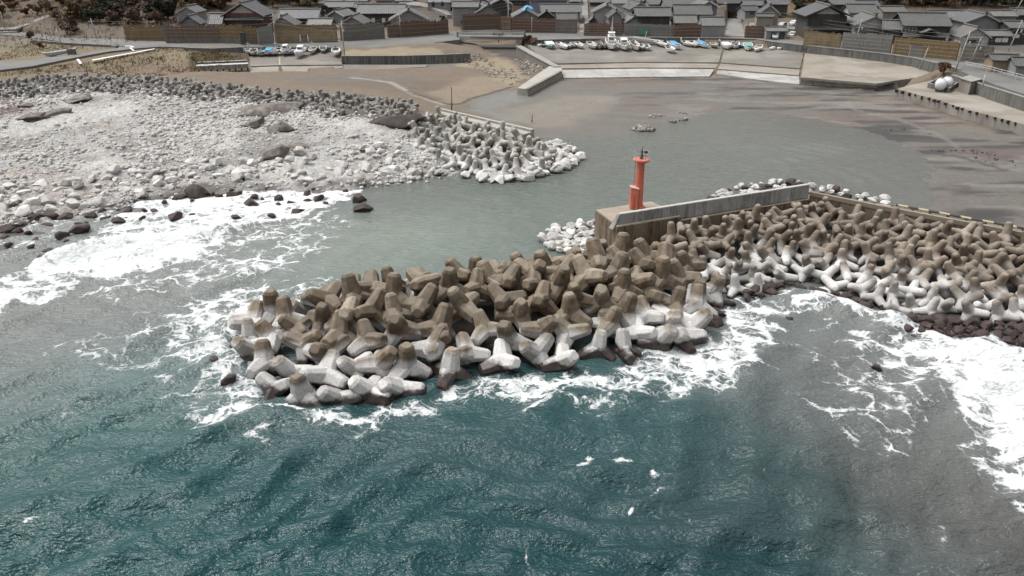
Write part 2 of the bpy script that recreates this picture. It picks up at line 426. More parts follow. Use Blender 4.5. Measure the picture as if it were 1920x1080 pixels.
fld_up = heap([(1248, 448, 2.7), (1310, 428, 2.8), (1400, 412, 2.8), (1500, 392, 2.8), (1530, 384, 2.9), (1640, 406, 2.8), (1780, 430, 2.8), (1920, 452, 2.8), (2000, 466, 2.8), (2160, 494, 2.8)])
fld_mid = heap([(1300, 480, 1.7), (1400, 470, 1.7), (1480, 460, 1.7), (1560, 478, 1.6), (1700, 508, 1.6), (1800, 530, 1.6), (1920, 548, 1.6), (2000, 560, 1.6), (2160, 586, 1.6)])
fld_low = heap([(1300, 530, .6), (1390, 545, .4), (1480, 520, .5), (1560, 534, .5), (1650, 570, .3), (1720, 584, .4), (1800, 585, .5), (1920, 598, .5), (2000, 610, .5), (2160, 634, .5)])
fld_poly = fld_up + list(reversed(fld_low))
fld_f = rbf_fit([(p.x, p.y) for p in fld_up + fld_mid + fld_low], [p.z for p in fld_up + fld_mid + fld_low])
hd_up = heap([(782, 222, 2.6), (820, 218, 2.7), (900, 238, 2.7), (975, 256, 2.6), (1012, 268, 1.8)])
hd_mid = heap([(790, 255, 1.7), (860, 272, 1.6), (930, 290, 1.5), (1000, 292, 1.1)])
hd_low = heap([(770, 268, .9), (830, 305, .5), (890, 325, .3), (960, 334, .2), (1010, 322, .3), (1030, 295, .6)])
hd_poly = hd_up + list(reversed(hd_low))
hd_f = rbf_fit([(p.x, p.y) for p in hd_up + hd_mid + hd_low], [p.z for p in hd_up + hd_mid + hd_low])
rg_up = heap([(-40, 164, 3.2), (0, 161, 3.2), (100, 151, 3.3), (200, 150, 3.3), (330, 157, 3.2), (450, 172, 3.1), (560, 182, 3.0), (680, 190, 3.0), (760, 200, 2.9), (788, 216, 2.6)])
rg_low = heap([(-40, 196, 1.7), (0, 190, 1.7), (100, 184, 1.8), (200, 181, 1.8), (300, 190, 1.7), (430, 198, 1.6), (560, 218, 1.5), (640, 230, 1.4), (700, 240, 1.3), (775, 240, 1.6)])
rg_poly = rg_up + list(reversed(rg_low))
rg_f = rbf_fit([(p.x, p.y) for p in rg_up + rg_low], [p.z for p in rg_up + rg_low])

def axis(lo, hi, step, far): return np.concatenate([-np.array(far[::-1], float) + lo, np.arange(lo, hi + .01, step), np.array(far, float) + hi])
gx = axis(-170, 170, .75, [30, 120, 400, 1200, 3000]); gy = np.concatenate([[-2000, -400, -60], np.arange(8, 330, .75), [345, 380, 430, 600, 1200, 3000]])
XX, YY = np.meshgrid(gx, gy); shp = XX.shape
xy = np.column_stack([XX.ravel(), YY.ravel()])
gz = np.clip(rbf_eval(GF, np.column_stack([np.clip(xy[:, 0], -230, 230), np.clip(xy[:, 1], -30, 470)]))[:, 0], -4.5, 21)
x_, y_ = xy[:, 0], xy[:, 1]
wx = x_ + (fbm(x_, y_, .25) - .5) * 5; wy = y_ + (fbm(x_ + 90, y_, .25) - .5) * 5
wxy = np.column_stack([wx, wy])
near = (np.abs(x_) < 175) & (y_ > 5) & (y_ < 332)
def insd(poly_, soft=1.0, warp=True):
    return sstep(-soft, soft, sdist(poly_, wxy if warp else xy))
for pol, fn, dz in ((mound_poly, mound_f, -2.7), (fld_poly, fld_f, -1.6), (hd_poly, hd_f, -1.4), (rg_poly, rg_f, -.9)):
    s = sdist(pol, xy); k = s > -3
    h = rbf_eval(fn, xy[k])[:, 0] + dz
    tt = sstep(-2.5, .8, s[k])
    gz[k] = np.maximum(gz[k], gz[k] * (1 - tt) + h * tt)
shore_poly = poly(.8, (-120, 420), (0, 425), (100, 408), (220, 385), (300, 362), (420, 352), (540, 350), (650, 350), (720, 340), (830, 326), (880, 322), (800, 270), (700, 240), (620, 228), (430, 196), (300, 188), (200, 178), (100, 182), (0, 186), (-120, 195))
ms = insd(shore_poly, 1.2)
# rugged rock on the shore platform
rg1 = np.abs(fbm(x_ * 1.0 + y_ * .2, y_ * 1.3, .28, 5) - .5) * 2
cell = fbm(x_, y_, .9, 3)
gz += ms * ((.5 - rg1) * .7 + (cell - .5) * 1.1 + (fbm(x_ + 5, y_ + 3, .16, 3) - .5) * .8) * near
bank = sstep(226, 260, y_ + np.maximum(0, x_ - 40) * .24)
gz += near * bank * (fbm(x_, y_, .2, 4) - .5) * 1.2
gz += near * (1 - ms) * (fbm(x_, y_, .35, 4) - .5) * .06

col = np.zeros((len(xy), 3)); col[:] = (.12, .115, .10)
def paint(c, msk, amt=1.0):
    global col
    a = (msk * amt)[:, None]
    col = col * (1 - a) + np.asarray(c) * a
nz1 = fbm(x_, y_, .12, 5); nz2 = fbm(x_ + 50, y_ + 9, .5, 4); nz3 = fbm(x_ * .35 + 7, y_ * 1.4, .3, 5)
sand = np.array((.155, .118, .083))
land = poly(1.2, (-150, 140), (0, 150), (200, 140), (330, 150), (450, 165), (680, 185), (770, 200), (850, 208), (885, 188), (970, 165), (985, 172), (1050, 152), (1330, 152), (1500, 165), (1640, 182), (1690, 190), (1800, 225), (1960, 270), (2400, 330), (2400, 0), (-150, 0))
paint(sand, sstep(100, 112, y_ + np.minimum(0, x_ + 60) * .0) * (x_ < 60)); paint(sand, insd(land, 1.0))
paint((.115, .088, .064), insd(poly(1.3, (560, 160), (700, 150), (860, 150), (870, 178), (800, 190), (660, 168)), 2.0), .6)
paint((.235, .185, .13), insd(poly(1.0, (800, 178), (900, 140), (960, 150), (950, 168), (880, 188), (840, 195)), 1.5), .8)
paint((.125, .115, .098), insd(poly(1.5, (500, 150), (640, 138), (760, 140), (820, 148), (740, 152), (600, 154)), 1.0), .7)
paint((.15, .14, .122), insd(poly(1.5, (640, 122), (860, 112), (870, 122), (760, 128), (640, 133)), .8), .8)
mud = poly(.3, (860, 215), (885, 190), (970, 168), (1055, 143), (1330, 141), (1500, 156), (1640, 171), (1680, 164), (1757, 144), (1775, 150), (1705, 161), (1684, 176), (1800, 213), (1960, 260), (2300, 330), (2300, 520), (1920, 432), (1650, 384), (1500, 350), (1300, 300), (1000, 300), (1000, 246))
mm = insd(mud, 1.2)
paint((.115, .104, .086), mm); paint((.125, .095, .07), mm * sstep(.40, .55, fbm(x_ * .5, y_ * 1.3, .08, 4)) * sstep(135, 165, y_ + np.maximum(0, x_ - 20) * .6), .85)
paint((.185, .16, .125), insd(poly(.3, (985, 200), (1060, 178), (1150, 175), (1165, 195), (1110, 215), (1060, 240), (1000, 240), (930, 226), (950, 210)), 2.5), .85)
paint((.155, .15, .135), insd(poly(.3, (880, 210), (900, 190), (970, 172), (1010, 178), (960, 195), (925, 212), (960, 232), (930, 228)), 1.5), .9)
paint((.17, .165, .15), insd(poly(.3, (1000, 215), (1070, 200), (1160, 190), (1170, 180), (1060, 208)), 1.0), .8)
paint((.12, .11, .09), insd(poly(.2, (960, 232), (1060, 246), (1180, 252), (1290, 235), (1240, 262), (1080, 264), (1000, 252)), 1.2), .75)
paint((.105, .08, .058), insd(poly(.45, (1080, 155), (1140, 149), (1230, 146), (1310, 158), (1220, 152), (1120, 158)), .8), .9)
paint((.165, .13, .10), insd(poly(.3, (1600, 200), (1650, 178), (1760, 205), (1900, 260), (1780, 240), (1700, 222)), 2.0), .6)
paint((.06, .045, .04), mm * sstep(.50, .60, nz3) * sstep(25, 50, x_ + (y_ - 100) * .25), .9); paint((.20, .19, .17), mm * sstep(.6, .68, fbm(x_ * .3 + 70, y_ * 1.7 + x_ * .2, .3, 4)) * sstep(10, 40, x_), .5)
paint((.10, .07, .062), mm * insd(poly(.2, (1520, 212), (1600, 205), (1720, 235), (1640, 232)), 2), .6)
paint((.10, .068, .06), mm * insd(poly(.2, (1790, 275), (1960, 280), (1960, 320), (1850, 300)), 2) * sstep(.42, .58, nz3), .9)
paint((.022, .022, .018), mm * sstep(.60, .66, nz3) * sstep(20, 40, x_), .75)
def stroke(z, uv, wd, c, amt):
    paint(c, 1 - sstep(wd * .5, wd, ldist(poly(z, *uv), wxy * .25 + xy * .75)), amt)
stroke(1.2, ((660, 148), (700, 153), (735, 157), (745, 166), (765, 176), (800, 187), (830, 194)), .8, (.36, .34, .31), .8)
stroke(.8, ((765, 178), (800, 189), (832, 196), (862, 194), (880, 186), (905, 178), (940, 168), (962, 160)), .6, (.035, .03, .024), .9)
stroke(1.3, ((560, 152), (620, 148), (700, 152)), .5, (.06, .05, .04), .6)
stroke(.3, ((1590, 190), (1600, 205), (1680, 222), (1760, 250), (1800, 275)), .6, (.19, .18, .165), .5)
stroke(.2, ((1560, 180), (1580, 175), (1640, 176)), .6, (.03, .028, .024), .8)
stroke(.2, ((1620, 244), (1680, 252), (1740, 256)), .9, (.018, .017, .014), .9)
stroke(.2, ((1525, 226), (1560, 230), (1590, 240)), .8, (.02, .018, .015), .85)
stroke(.2, ((1740, 285), (1800, 292), (1880, 318)), .7, (.03, .024, .022), .8)
# rock platform
paint((.39, .382, .368), ms); paint((.16, .155, .145), ms * sstep(.5, .62, fbm(x_ + 31, y_ + 77, .11, 4)), .6)
paint((.30, .27, .235), ms * sstep(.52, .66, nz2))
paint((.5, .49, .465), ms * sstep(.52, .6, fbm(x_, y_, .22, 4)), .7)
for q_ in ((( 110, 345), (150, 300), (190, 285), (245, 300), (250, 335), (180, 350)), ((470, 300), (560, 290), (700, 318), (680, 338), (560, 336), (500, 330)), ((560, 228), (700, 248), (760, 272), (640, 262)), ((0, 262), (30, 225), (110, 215), (190, 200), (280, 205), (240, 225), (120, 245), (60, 265))): paint((.50, .49, .47), insd(poly(.8, *q_), 2.5), .6)
paint((.36, .31, .275), ms * insd(poly(.4, (0, 330), (120, 330), (240, 345), (420, 330), (480, 335), (250, 362), (0, 410)), 2), .65)
paint((.12, .095, .082), ms * sstep(.72, .9, rg1) * .8)
paint((.11, .06, .052), ms * insd(poly(1.6, (-40, 190), (50, 188), (40, 215), (-40, 222)), 1), .85)
paint((.045, .032, .028), insd(poly(.1, (-100, 425), (100, 402), (220, 380), (300, 357), (420, 347), (650, 346), (840, 322), (860, 345), (650, 362), (300, 385), (-100, 470)), .9) * (.25 + .75 * sstep(.42, .58, nz2)), .8)
# cores of the heaps, coloured dark for the shade between blocks
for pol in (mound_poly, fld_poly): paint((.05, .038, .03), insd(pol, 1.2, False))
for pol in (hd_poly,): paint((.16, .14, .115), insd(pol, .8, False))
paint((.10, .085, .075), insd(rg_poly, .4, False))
# dry grass bank, hillside
grass = np.array((.165, .122, .065))
gb = insd(poly(3.8, (-150, 150), (0, 145), (130, 128), (250, 135), (330, 128), (430, 118), (460, 106), (420, 92), (290, 90), (180, 96), (60, 84), (-150, 70)), 1.2)
paint(grass, gb); paint((.115, .095, .045), gb * sstep(.45, .6, nz2), .7); paint((.21, .165, .10), gb * sstep(.5, .7, nz1), .6)
paint((.17, .12, .085), gb * insd(poly(3.0, (220, 130), (330, 120), (400, 125), (380, 140), (270, 142)), 2), .8)
vg = insd(poly(4.0, (640, 100), (880, 97), (930, 88), (960, 95), (985, 118), (960, 135), (930, 120), (905, 105), (860, 102), (820, 88), (640, 92)), .8)
paint((.25, .205, .135), vg)
paint((.085, .078, .07), insd(poly(3, (-200, 55), (560, 60), (900, 50), (1400, 60), (2300, 160), (2300, -40), (-200, -40)), 3) * near)
hl = sstep(268, 290, y_ + np.maximum(0, x_ - 40) * .24 + np.maximum(0, -x_ - 70) * .5)
paint((.085, .058, .038), hl); paint((.13, .095, .05), hl * sstep(.5, .65, nz2), .6); paint((.06, .055, .03), hl * sstep(.52, .66, nz1), .8)
paint((.095, .066, .042), insd(poly(6, (-300, 60), (40, 50), (110, 60), (230, 66), (312, 47), (335, 30), (420, -5), (-300, -10)), 1.5)); paint((.14, .10, .055), insd(poly(6, (-300, 60), (40, 50), (110, 60), (230, 66), (312, 47), (335, 30), (420, -5), (-300, -10)), 1.5) * sstep(.48, .62, nz2), .7)
paint((.105, .08, .052), insd(poly(4.6, (-60, 72), (100, 71), (240, 75), (310, 77), (310, 46), (110, 60), (-60, 50)), 1.0)); paint((.045, .04, .033), insd(poly(1.3, (872, 82), (970, 82), (1000, 108), (975, 118), (930, 100)), 1.0), .85)
paint((.16, .115, .05), insd(poly(5.5, (1480, 10), (1510, 12), (1530, 38), (1470, 45)), 2), .8)
col = np.clip(col * (.86 + .28 * nz2[:, None]), 0, 1)

def ground_z(pts):                       # height of the finished ground mesh
    p_ = np.asarray(pts, float).reshape(-1, 2); Z = gz.reshape(shp)
    i = np.clip(np.searchsorted(gx, p_[:, 0]) - 1, 0, len(gx) - 2); j = np.clip(np.searchsorted(gy, p_[:, 1]) - 1, 0, len(gy) - 2)
    fx = (p_[:, 0] - gx[i]) / (gx[i + 1] - gx[i]); fy = (p_[:, 1] - gy[j]) / (gy[j + 1] - gy[j])
    return (Z[j, i] * (1 - fx) + Z[j, i + 1] * fx) * (1 - fy) + (Z[j + 1, i] * (1 - fx) + Z[j + 1, i + 1] * fx) * fy
def grid_mesh(name, XX, YY, ZZ):
    ny, nx = XX.shape
    me = bpy.data.meshes.new(name)
    me.vertices.add(nx * ny)
    me.vertices.foreach_set('co', np.column_stack([XX.ravel(), YY.ravel(), ZZ.ravel()]).astype(np.float32).ravel())
    i = (np.arange(ny - 1)[:, None] * nx + np.arange(nx - 1)[None]).ravel()
    q = np.column_stack([i, i + 1, i + nx + 1, i + nx]).astype(np.int32)
    me.loops.add(len(q) * 4); me.loops.foreach_set('vertex_index', q.ravel())
    me.polygons.add(len(q)); me.polygons.foreach_set('loop_start', np.arange(0, len(q) * 4, 4, dtype=np.int32))
    me.update(calc_edges=True)
    me.polygons.foreach_set('use_smooth', np.ones(len(q), bool))
    me.validate()
    return me
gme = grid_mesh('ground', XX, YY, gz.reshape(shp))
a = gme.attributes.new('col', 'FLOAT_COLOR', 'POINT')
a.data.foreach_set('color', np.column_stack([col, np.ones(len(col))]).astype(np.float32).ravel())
wetv = np.maximum(mm * .9, 0)
a = gme.attributes.new('wet', 'FLOAT', 'POINT'); a.data.foreach_set('value', wetv.astype(np.float32))
a = gme.attributes.new('rocky', 'FLOAT', 'POINT'); a.data.foreach_set('value', ms.astype(np.float32))
m = NT('ground_surface'); at = m.n('Attribute', attribute_name='col'); p = m.pos()
wa = m.n('Attribute', attribute_name='wet').outputs['Fac']; ra = m.n('Attribute', attribute_name='rocky').outputs['Fac']
n1 = m.noise(p, 1.6, 8, .7); n2 = m.noise(p, 7, 6, .7)
c = m.mix(1.0, at.outputs['Color'], m.ramp(n1, [(.25, (.66, .64, .62)), (.5, (1, 1, 1)), (.8, (1.3, 1.3, 1.3))]), 'MULTIPLY')
vo = m.n('TexVoronoi', feature='DISTANCE_TO_EDGE'); m.l(m.n('VectorMath', operation='ADD').outputs[0], vo.inputs['Vector'])
va = vo.inputs['Vector'].links[0].from_node; m.l(p, va.inputs[0])
wn = m.n('TexNoise'); m.l(p, wn.inputs['Vector']); wn.inputs['Scale'].default_value = 1.2; m.l(wn.outputs['Color'], va.inputs[1])
vo.inputs['Scale'].default_value = .85
crack = m.maprange(vo.outputs['Distance'], .0, .11, 1, 0)
c = m.mix(m.math('MULTIPLY', m.math('MULTIPLY', crack, ra), m.maprange(n1, .40, .65, 0, .9)), c, (.07, .06, .052))
m.base(c); m.rough(m.maprange(wa, 0, 1, .92, .58))
m.bump(m.math('ADD', m.math('MULTIPLY', n1, m.maprange(wa, 0, 1, 1, .12)), m.math('MULTIPLY', m.math('MULTIPLY', vo.outputs['Distance'], ra), 2.0)), .7, .22)
gob = link('ground', gme, None, m.m); setp(gob, 'sandy beach, rock platform and village ground around the harbour', kind='structure')

# ------------------------------------------------------------------ the sea
ys = [-1500, -300, -40]
y = 4.0
while y < 172: ys.append(y); y *= 1.0052 if y > 15 else 1.02
ys += [180]
ys = np.array(ys)
ss = np.concatenate([[-12, -4, -2, -1.5], np.linspace(-1.15, 1.15, 760), [1.5, 2, 4, 12]])
WX = np.maximum(ys, 12)[:, None] * ss[None]; WY = np.repeat(ys[:, None], len(ss), 1); wshp = WX.shape
wp = np.column_stack([WX.ravel(), WY.ravel()])
x_, y_ = wp[:, 0], wp[:, 1]
WC = [  # photo point, wave height, body colour of the water there, its greys lightened with painted sky reflection
 (100, 1060, 0.3, 0.01, 0.075, 0.078), (600, 1060, 0.28, 0.008, 0.065, 0.072), (1000, 1020, 0.26, 0.008, 0.055, 0.064), (1300, 1020, 0.28, 0.012, 0.045, 0.052), (1600, 1020, 0.28, 0.04725, 0.06075, 0.06345), (1880, 980, 0.26, 0.08775, 0.0837, 0.0783),
 (100, 860, 0.32, 0.022, 0.08, 0.08), (500, 850, 0.3, 0.012, 0.07, 0.074), (900, 880, 0.26, 0.008, 0.06, 0.066), (1200, 850, 0.28, 0.01, 0.062, 0.067), (1450, 880, 0.28, 0.025, 0.045, 0.048), (1700, 860, 0.26, 0.0945, 0.0945, 0.09045),
 (60, 700, 0.3, 0.1013, 0.1283, 0.1242), (250, 700, 0.3, 0.0675, 0.1215, 0.1215), (420, 720, 0.3, 0.0675, 0.1148, 0.1148), (300, 580, 0.26, 0.1485, 0.1553, 0.1485), (60, 580, 0.26, 0.1485, 0.1485, 0.1418), (560, 800, 0.25, 0.02, 0.06, 0.065),
 (1400, 760, 0.26, 0.0675, 0.08775, 0.0891), (1600, 680, 0.24, 0.135, 0.135, 0.1296), (1500, 600, 0.2, 0.135, 0.1418, 0.135), (1800, 720, 0.3, 0.162, 0.1688, 0.162), (1100, 730, 0.22, 0.02, 0.07, 0.075),
 (600, 460, 0.1, 0.1755, 0.1958, 0.1688), (800, 440, 0.07, 0.1688, 0.1958, 0.1688), (950, 420, 0.05, 0.12, 0.14, 0.122), (700, 380, 0.1, 0.11, 0.12, 0.108), (900, 345, 0.05, 0.1, 0.112, 0.1), (450, 480, 0.16, 0.162, 0.1688, 0.1553), (200, 480, 0.3, 0.1755, 0.1823, 0.1728),
 (1060, 330, 0.03, 0.11, 0.12, 0.108), (1200, 280, 0.02, 0.125, 0.13, 0.115), (1400, 270, 0.02, 0.135, 0.138, 0.124), (1600, 290, 0.02, 0.125, 0.125, 0.115), (1700, 340, 0.015, 0.12, 0.118, 0.11), (1300, 330, 0.025, 0.125, 0.13, 0.116), (1100, 400, 0.03, 0.12, 0.135, 0.12), (1500, 225, 0.01, 0.12, 0.115, 0.1), (1900, 330, 0.01, 0.11, 0.105, 0.1)]
wq = [P(a[0], a[1], 0) for a in WC]
wf = rbf_fit([(p.x, p.y) for p in wq], [a[2:] for a in WC])
ev = rbf_eval(wf, np.column_stack([np.clip(x_, -110, 110), np.clip(y_, 22, 150)]))
amp = np.clip(ev[:, 0], .006, .34); wcol = np.clip(ev[:, 1:], .005, .2); teal_ = sstep(.07, .015, wcol[:, 0])[:, None]; wcol = wcol * (1 + (1 - teal_) * np.array((-.03, 0, -.01))); wcol = wcol * (1 + teal_ * np.array((-.82, -.27, -.27))) * (1 + .22 * sstep(.12, .03, amp))[:, None]
rs = np.random.RandomState(11)
wh = np.zeros(len(wp))
px_ = x_ + (fbm(x_, y_, .06, 3) - .5) * 6; py_ = y_ + (fbm(x_ + 40, y_ + 40, .06, 3) - .5) * 6
for L, A in ((15, .28), (11, .30), (8.5, .36), (6.5, .42), (5, .4), (4, .34), (3.2, .34), (2.5, .32), (2.0, .28), (1.6, .24), (1.3, .2), (1.05, .16)):
    for rep in range(3):
        th = R(112) + rs.normal(0, .30 if L > 6 else .55); k = 2 * math.pi / (L * rs.uniform(.85, 1.15))
        s = np.sin(k * (math.cos(th) * px_ + math.sin(th) * py_) + rs.rand() * 6.28)
        wgt = sstep(L * .08, L * .16, L * .22 - .0052 * np.abs(y_)) if L < 3 else 1
        wh += A * .5 * (2 * ((s + 1) / 2) ** 1.6 - .85) * (.35 + 1.3 * fbm(x_ + 60 * rep, y_ + L * 9, .09, 3)) * wgt
zw = wh * amp * 1.15
rc_ = P(1230, 345, 0); rd_ = np.hypot((x_ - rc_.x) * .8, y_ - rc_.y); rz_ = sstep(-4, 10, sdist(poly(0, (1280, 350), (1330, 300), (1420, 255), (1560, 240), (1720, 290), (1780, 345), (1760, 395), (1640, 378), (1520, 345)), wp))
zw += rz_ * .075 * np.sin(2 * math.pi * rd_ / 2.6 + 5 * fbm(x_, y_, .07, 3)) * (.2 + 1.1 * fbm(x_, y_, .12, 3)) + (1 - sstep(.1, .2, amp)) * .02 * np.sin(2 * math.pi * (y_ * .9 + x_ * .35) / 2.1 + 7 * fbm(x_ + 9, y_, .06, 3)) * fbm(x_, y_ + 20, .1, 3)
def foam_poly(z, uv, soft, val, warp=1.0):
    q = np.column_stack([x_ + (fbm(x_, y_, .35, 3) - .5) * 6 * warp, y_ + (fbm(x_ + 33, y_, .35, 3) - .5) * 6 * warp])
    return val * sstep(-soft, soft, sdist(poly(z, *uv), q))
foam = np.zeros(len(wp))
FO = [
 ([(50, 510), (80, 472), (180, 448), (330, 428), (425, 428), (445, 448), (360, 482), (280, 505), (150, 525), (60, 535)], 2.0, .90),
 ([(-60, 560), (60, 520), (170, 505), (260, 512), (150, 545), (40, 580), (-60, 600)], 1.6, .64),
 ([(190, 440), (200, 400), (290, 368), (430, 352), (560, 348), (655, 350), (650, 372), (560, 408), (450, 435), (300, 450)], 1.6, .76),
 ([(-60, 450), (40, 415), (150, 395), (290, 365), (250, 400), (120, 430), (60, 470), (-60, 500)], 1.6, .42),
 ([(430, 440), (560, 410), (640, 380), (660, 395), (560, 440), (440, 470), (300, 510), (330, 480)], 2.0, .48),
 ([(310, 640), (360, 565), (450, 535), (620, 528), (560, 560), (460, 590), (450, 650), (520, 740), (540, 790), (430, 770), (370, 720), (330, 690)], 2.5, .60),
 ([(400, 620), (460, 540), (560, 540), (530, 560), (460, 590), (450, 640), (500, 700), (450, 690)], 1.2, .68),
 ([(500, 740), (600, 770), (690, 765), (800, 730), (870, 705), (960, 690), (1060, 695), (1130, 680), (1210, 665), (1300, 650), (1340, 700), (1250, 735), (1100, 745), (950, 745), (860, 770), (740, 805), (600, 815), (500, 790)], 1.6, .54),
 ([(1180, 660), (1300, 640), (1350, 570), (1400, 560), (1450, 620), (1475, 660), (1400, 700), (1280, 715)], 1.6, .62),
 ([(1360, 560), (1480, 545), (1500, 570), (1440, 600), (1380, 590)], 1.6, .55),
 ([(1490, 545), (1570, 540), (1700, 590), (1800, 625), (1960, 650), (1960, 930), (1880, 880), (1830, 800), (1760, 735), (1700, 690), (1700, 640), (1600, 600), (1510, 575)], 1.6, .72),
 ([(1560, 560), (1680, 600), (1790, 640), (1960, 690), (1960, 860), (1870, 800), (1830, 740), (1720, 650), (1640, 610)], 1.4, .92),
 ([(1610, 650), (1660, 640), (1720, 690), (1690, 700), (1640, 750), (1620, 720), (1660, 700)], 1.2, .62),
 ([(1570, 760), (1600, 770), (1640, 830), (1610, 830)], 1.0, .62),
 ([(1780, 980), (1840, 1010), (1840, 1050), (1800, 1020)], .8, .52), ([(1870, 930), (1930, 950), (1920, 990), (1890, 970)], .8, .56),
 ([(1070, 900), (1090, 870), (1130, 835), (1145, 850), (1110, 890)], .5, .74), ([(1165, 868), (1215, 848), (1225, 858), (1180, 880)], .5, .66), ([(1210, 915), (1240, 885), (1250, 890), (1225, 920)], .4, .70),
 ([(970, 780), (1020, 752), (1035, 760), (990, 790)], .5, .66), ([(75, 960), (95, 958), (95, 966)], .35, .7), ([(955, 1010), (965, 980), (972, 1020), (985, 1050)], .4, .64),
 ([(480, 495), (510, 492), (510, 502), (485, 505)], .5, .62), ([(160, 560), (330, 545), (420, 600), (300, 640), (200, 610)], 3, .30), ([(60, 760), (200, 730), (220, 760), (120, 780)], 2, .34), ([(250, 690), (300, 680), (310, 700)], 1, .4),
 ([(0, 640), (200, 600), (330, 650), (420, 800), (300, 800), (150, 720)], 4, .36), ([(1480, 620), (1760, 700), (1700, 900), (1500, 800)], 4, .38),
 ([(1920, 650), (2250, 750), (2250, 1150), (1920, 930)], 2, .74), ([(240, 620), (360, 540), (620, 520), (500, 800), (640, 840), (480, 830), (330, 780)], 4, .48), ([(500, 800), (700, 830), (900, 770), (1200, 760), (1400, 720), (1500, 640), (1380, 560), (1300, 660), (900, 720)], 3, .48), ([(1480, 600), (1700, 700), (1780, 820), (1900, 960), (1960, 960), (1960, 640)], 4, .49), ([(60, 560), (420, 470), (560, 430), (660, 400), (560, 520), (300, 560)], 4, .45)]
for uv, soft, val in FO: foam = np.maximum(foam, foam_poly(0, uv, soft, val))
foam = np.maximum(foam, (.06 + .16 * sstep(.5, .68, fbm(x_ * .8 + 11, y_ * 1.2, .07, 4))) * sstep(.08, .2, amp))
# lap of foam and breaking crests
for line, hgt, wd in ((poly(0, (20, 530), (100, 490), (250, 455), (420, 436), (470, 424)), .9, 1.8), (poly(0, (1500, 560), (1600, 590), (1700, 625), (1800, 655), (1960, 690)), .95, 1.8), (poly(0, (1395, 690), (1430, 665), (1470, 655)), .55, 1.0),
                      (poly(0, (-40, 575), (60, 545), (160, 520)), .6, 1.5), (poly(0, (60, 960), (200, 955), (330, 930)), .45, 1.6), (poly(0, (420, 800), (520, 770), (640, 780)), .3, 1.6), (poly(0, (1000, 770), (1100, 740), (1200, 745)), .35, 1.4)):
    zw += hgt * np.exp(-(ldist(line, wp) / wd) ** 2) * (.55 + .9 * fbm(x_, y_, .3, 3))
zw += foam * .22 * (fbm(x_, y_, .8, 4) - .4) * sstep(.3, .7, foam)
for pol in (mound_poly, fld_poly, hd_poly, shore_poly):    # calmer and thinner where it runs in among the stones
    k = sstep(0, 3, sdist(pol, wp)); zw = zw * (1 - k) + k * (zw * .3 - .25)
sme = grid_mesh('sea', WX, WY, zw.reshape(wshp))
a = sme.attributes.new('wcol', 'FLOAT_COLOR', 'POINT'); a.data.foreach_set('color', np.column_stack([wcol, np.ones(len(wcol))]).astype(np.float32).ravel())
a = sme.attributes.new('foam', 'FLOAT', 'POINT'); a.data.foreach_set('value', foam.astype(np.float32))
a = sme.attributes.new('chop', 'FLOAT', 'POINT'); a.data.foreach_set('value', sstep(.0, .3, amp).astype(np.float32))
m = NT('sea_water'); p = m.pos()
wc = m.n('Attribute', attribute_name='wcol').outputs['Color']; fo = m.n('Attribute', attribute_name='foam').outputs['Fac']; ch = m.n('Attribute', attribute_name='chop').outputs['Fac']
wn = m.n('TexNoise'); m.l(p, wn.inputs['Vector']); wn.inputs['Scale'].default_value = .45; wn.inputs['Detail'].default_value = 5
wv = m.n('VectorMath', operation='MULTIPLY_ADD'); m.l(wn.outputs['Color'], wv.inputs[0]); wv.inputs[1].default_value = (3.2, 3.2, 0); m.l(p, wv.inputs[2])
wn2 = m.n('TexNoise'); m.l(p, wn2.inputs['Vector']); wn2.inputs['Scale'].default_value = 2.2; wn2.inputs['Detail'].default_value = 4
wv2 = m.n('VectorMath', operation='MULTIPLY_ADD'); m.l(wn2.outputs['Color'], wv2.inputs[0]); wv2.inputs[1].default_value = (.7, .7, 0); m.l(wv.outputs[0], wv2.inputs[2])
def lace(scale):
    v = m.n('TexVoronoi', feature='DISTANCE_TO_EDGE'); m.l(wv2.outputs[0], v.inputs['Vector']); v.inputs['Scale'].default_value = scale
    return m.maprange(v.outputs['Distance'], 0, .27, 1, 0, False)
l1, l2, l3 = lace(.36), lace(.95), lace(2.3)
fn = m.noise(wv.outputs[0], .42, 9, .74)
sq = lambda x: m.math('MULTIPLY', x, x)
lc = m.math('ADD', m.math('ADD', m.math('MULTIPLY', sq(l1), .44), m.math('MULTIPLY', sq(l2), .36)), m.math('MULTIPLY', sq(l3), .22))
fv = m.math('ADD', m.math('ADD', fo, m.math('MULTIPLY_ADD', fn, .95, -.50)), m.math('MULTIPLY', lc, m.maprange(fo, .05, .5, .45, 1.0)))
fm = m.maprange(fv, .70, 1.12)
fm = m.math('MULTIPLY', fm, m.maprange(fo, .02, .2))
fm = m.math('MULTIPLY', fm, m.maprange(m.noise(wv.outputs[0], 2.4, 6, .75), .2, .5, .62, 1))
fc = m.ramp(m.noise(p, 1.1, 6, .65), [(.3, (.60, .64, .65)), (.5, (.76, .78, .78)), (.7, (.83, .84, .84))])
tint = m.mix(m.math('MULTIPLY', fo, .5, clamp=True), wc, (.17, .20, .20))
c = m.mix(fm, tint, fc); m.base(c)
m.rough(m.maprange(fm, 0, .5, .11, .8)); m.b.inputs['IOR'].default_value = 1.345
pm = m.mapping(p, (1.0, 1.9, 1.0), (0, 0, R(-22)))
b1 = m.noise(pm, .62, 2, .5, .5); b2 = m.noise(pm, 4.2, 2, .5, .3); b3 = m.noise(m.mapping(p, (.7, 2.6, 1), (0, 0, R(-12))), .9, 4, .6)
b4 = m.noise(pm, 1.7, 2, .5, .6)
rough_h = m.math('ADD', m.math('ADD', m.math('MULTIPLY', b1, .45), m.math('MULTIPLY', b4, .30)), m.math('MULTIPLY', b2, .19))
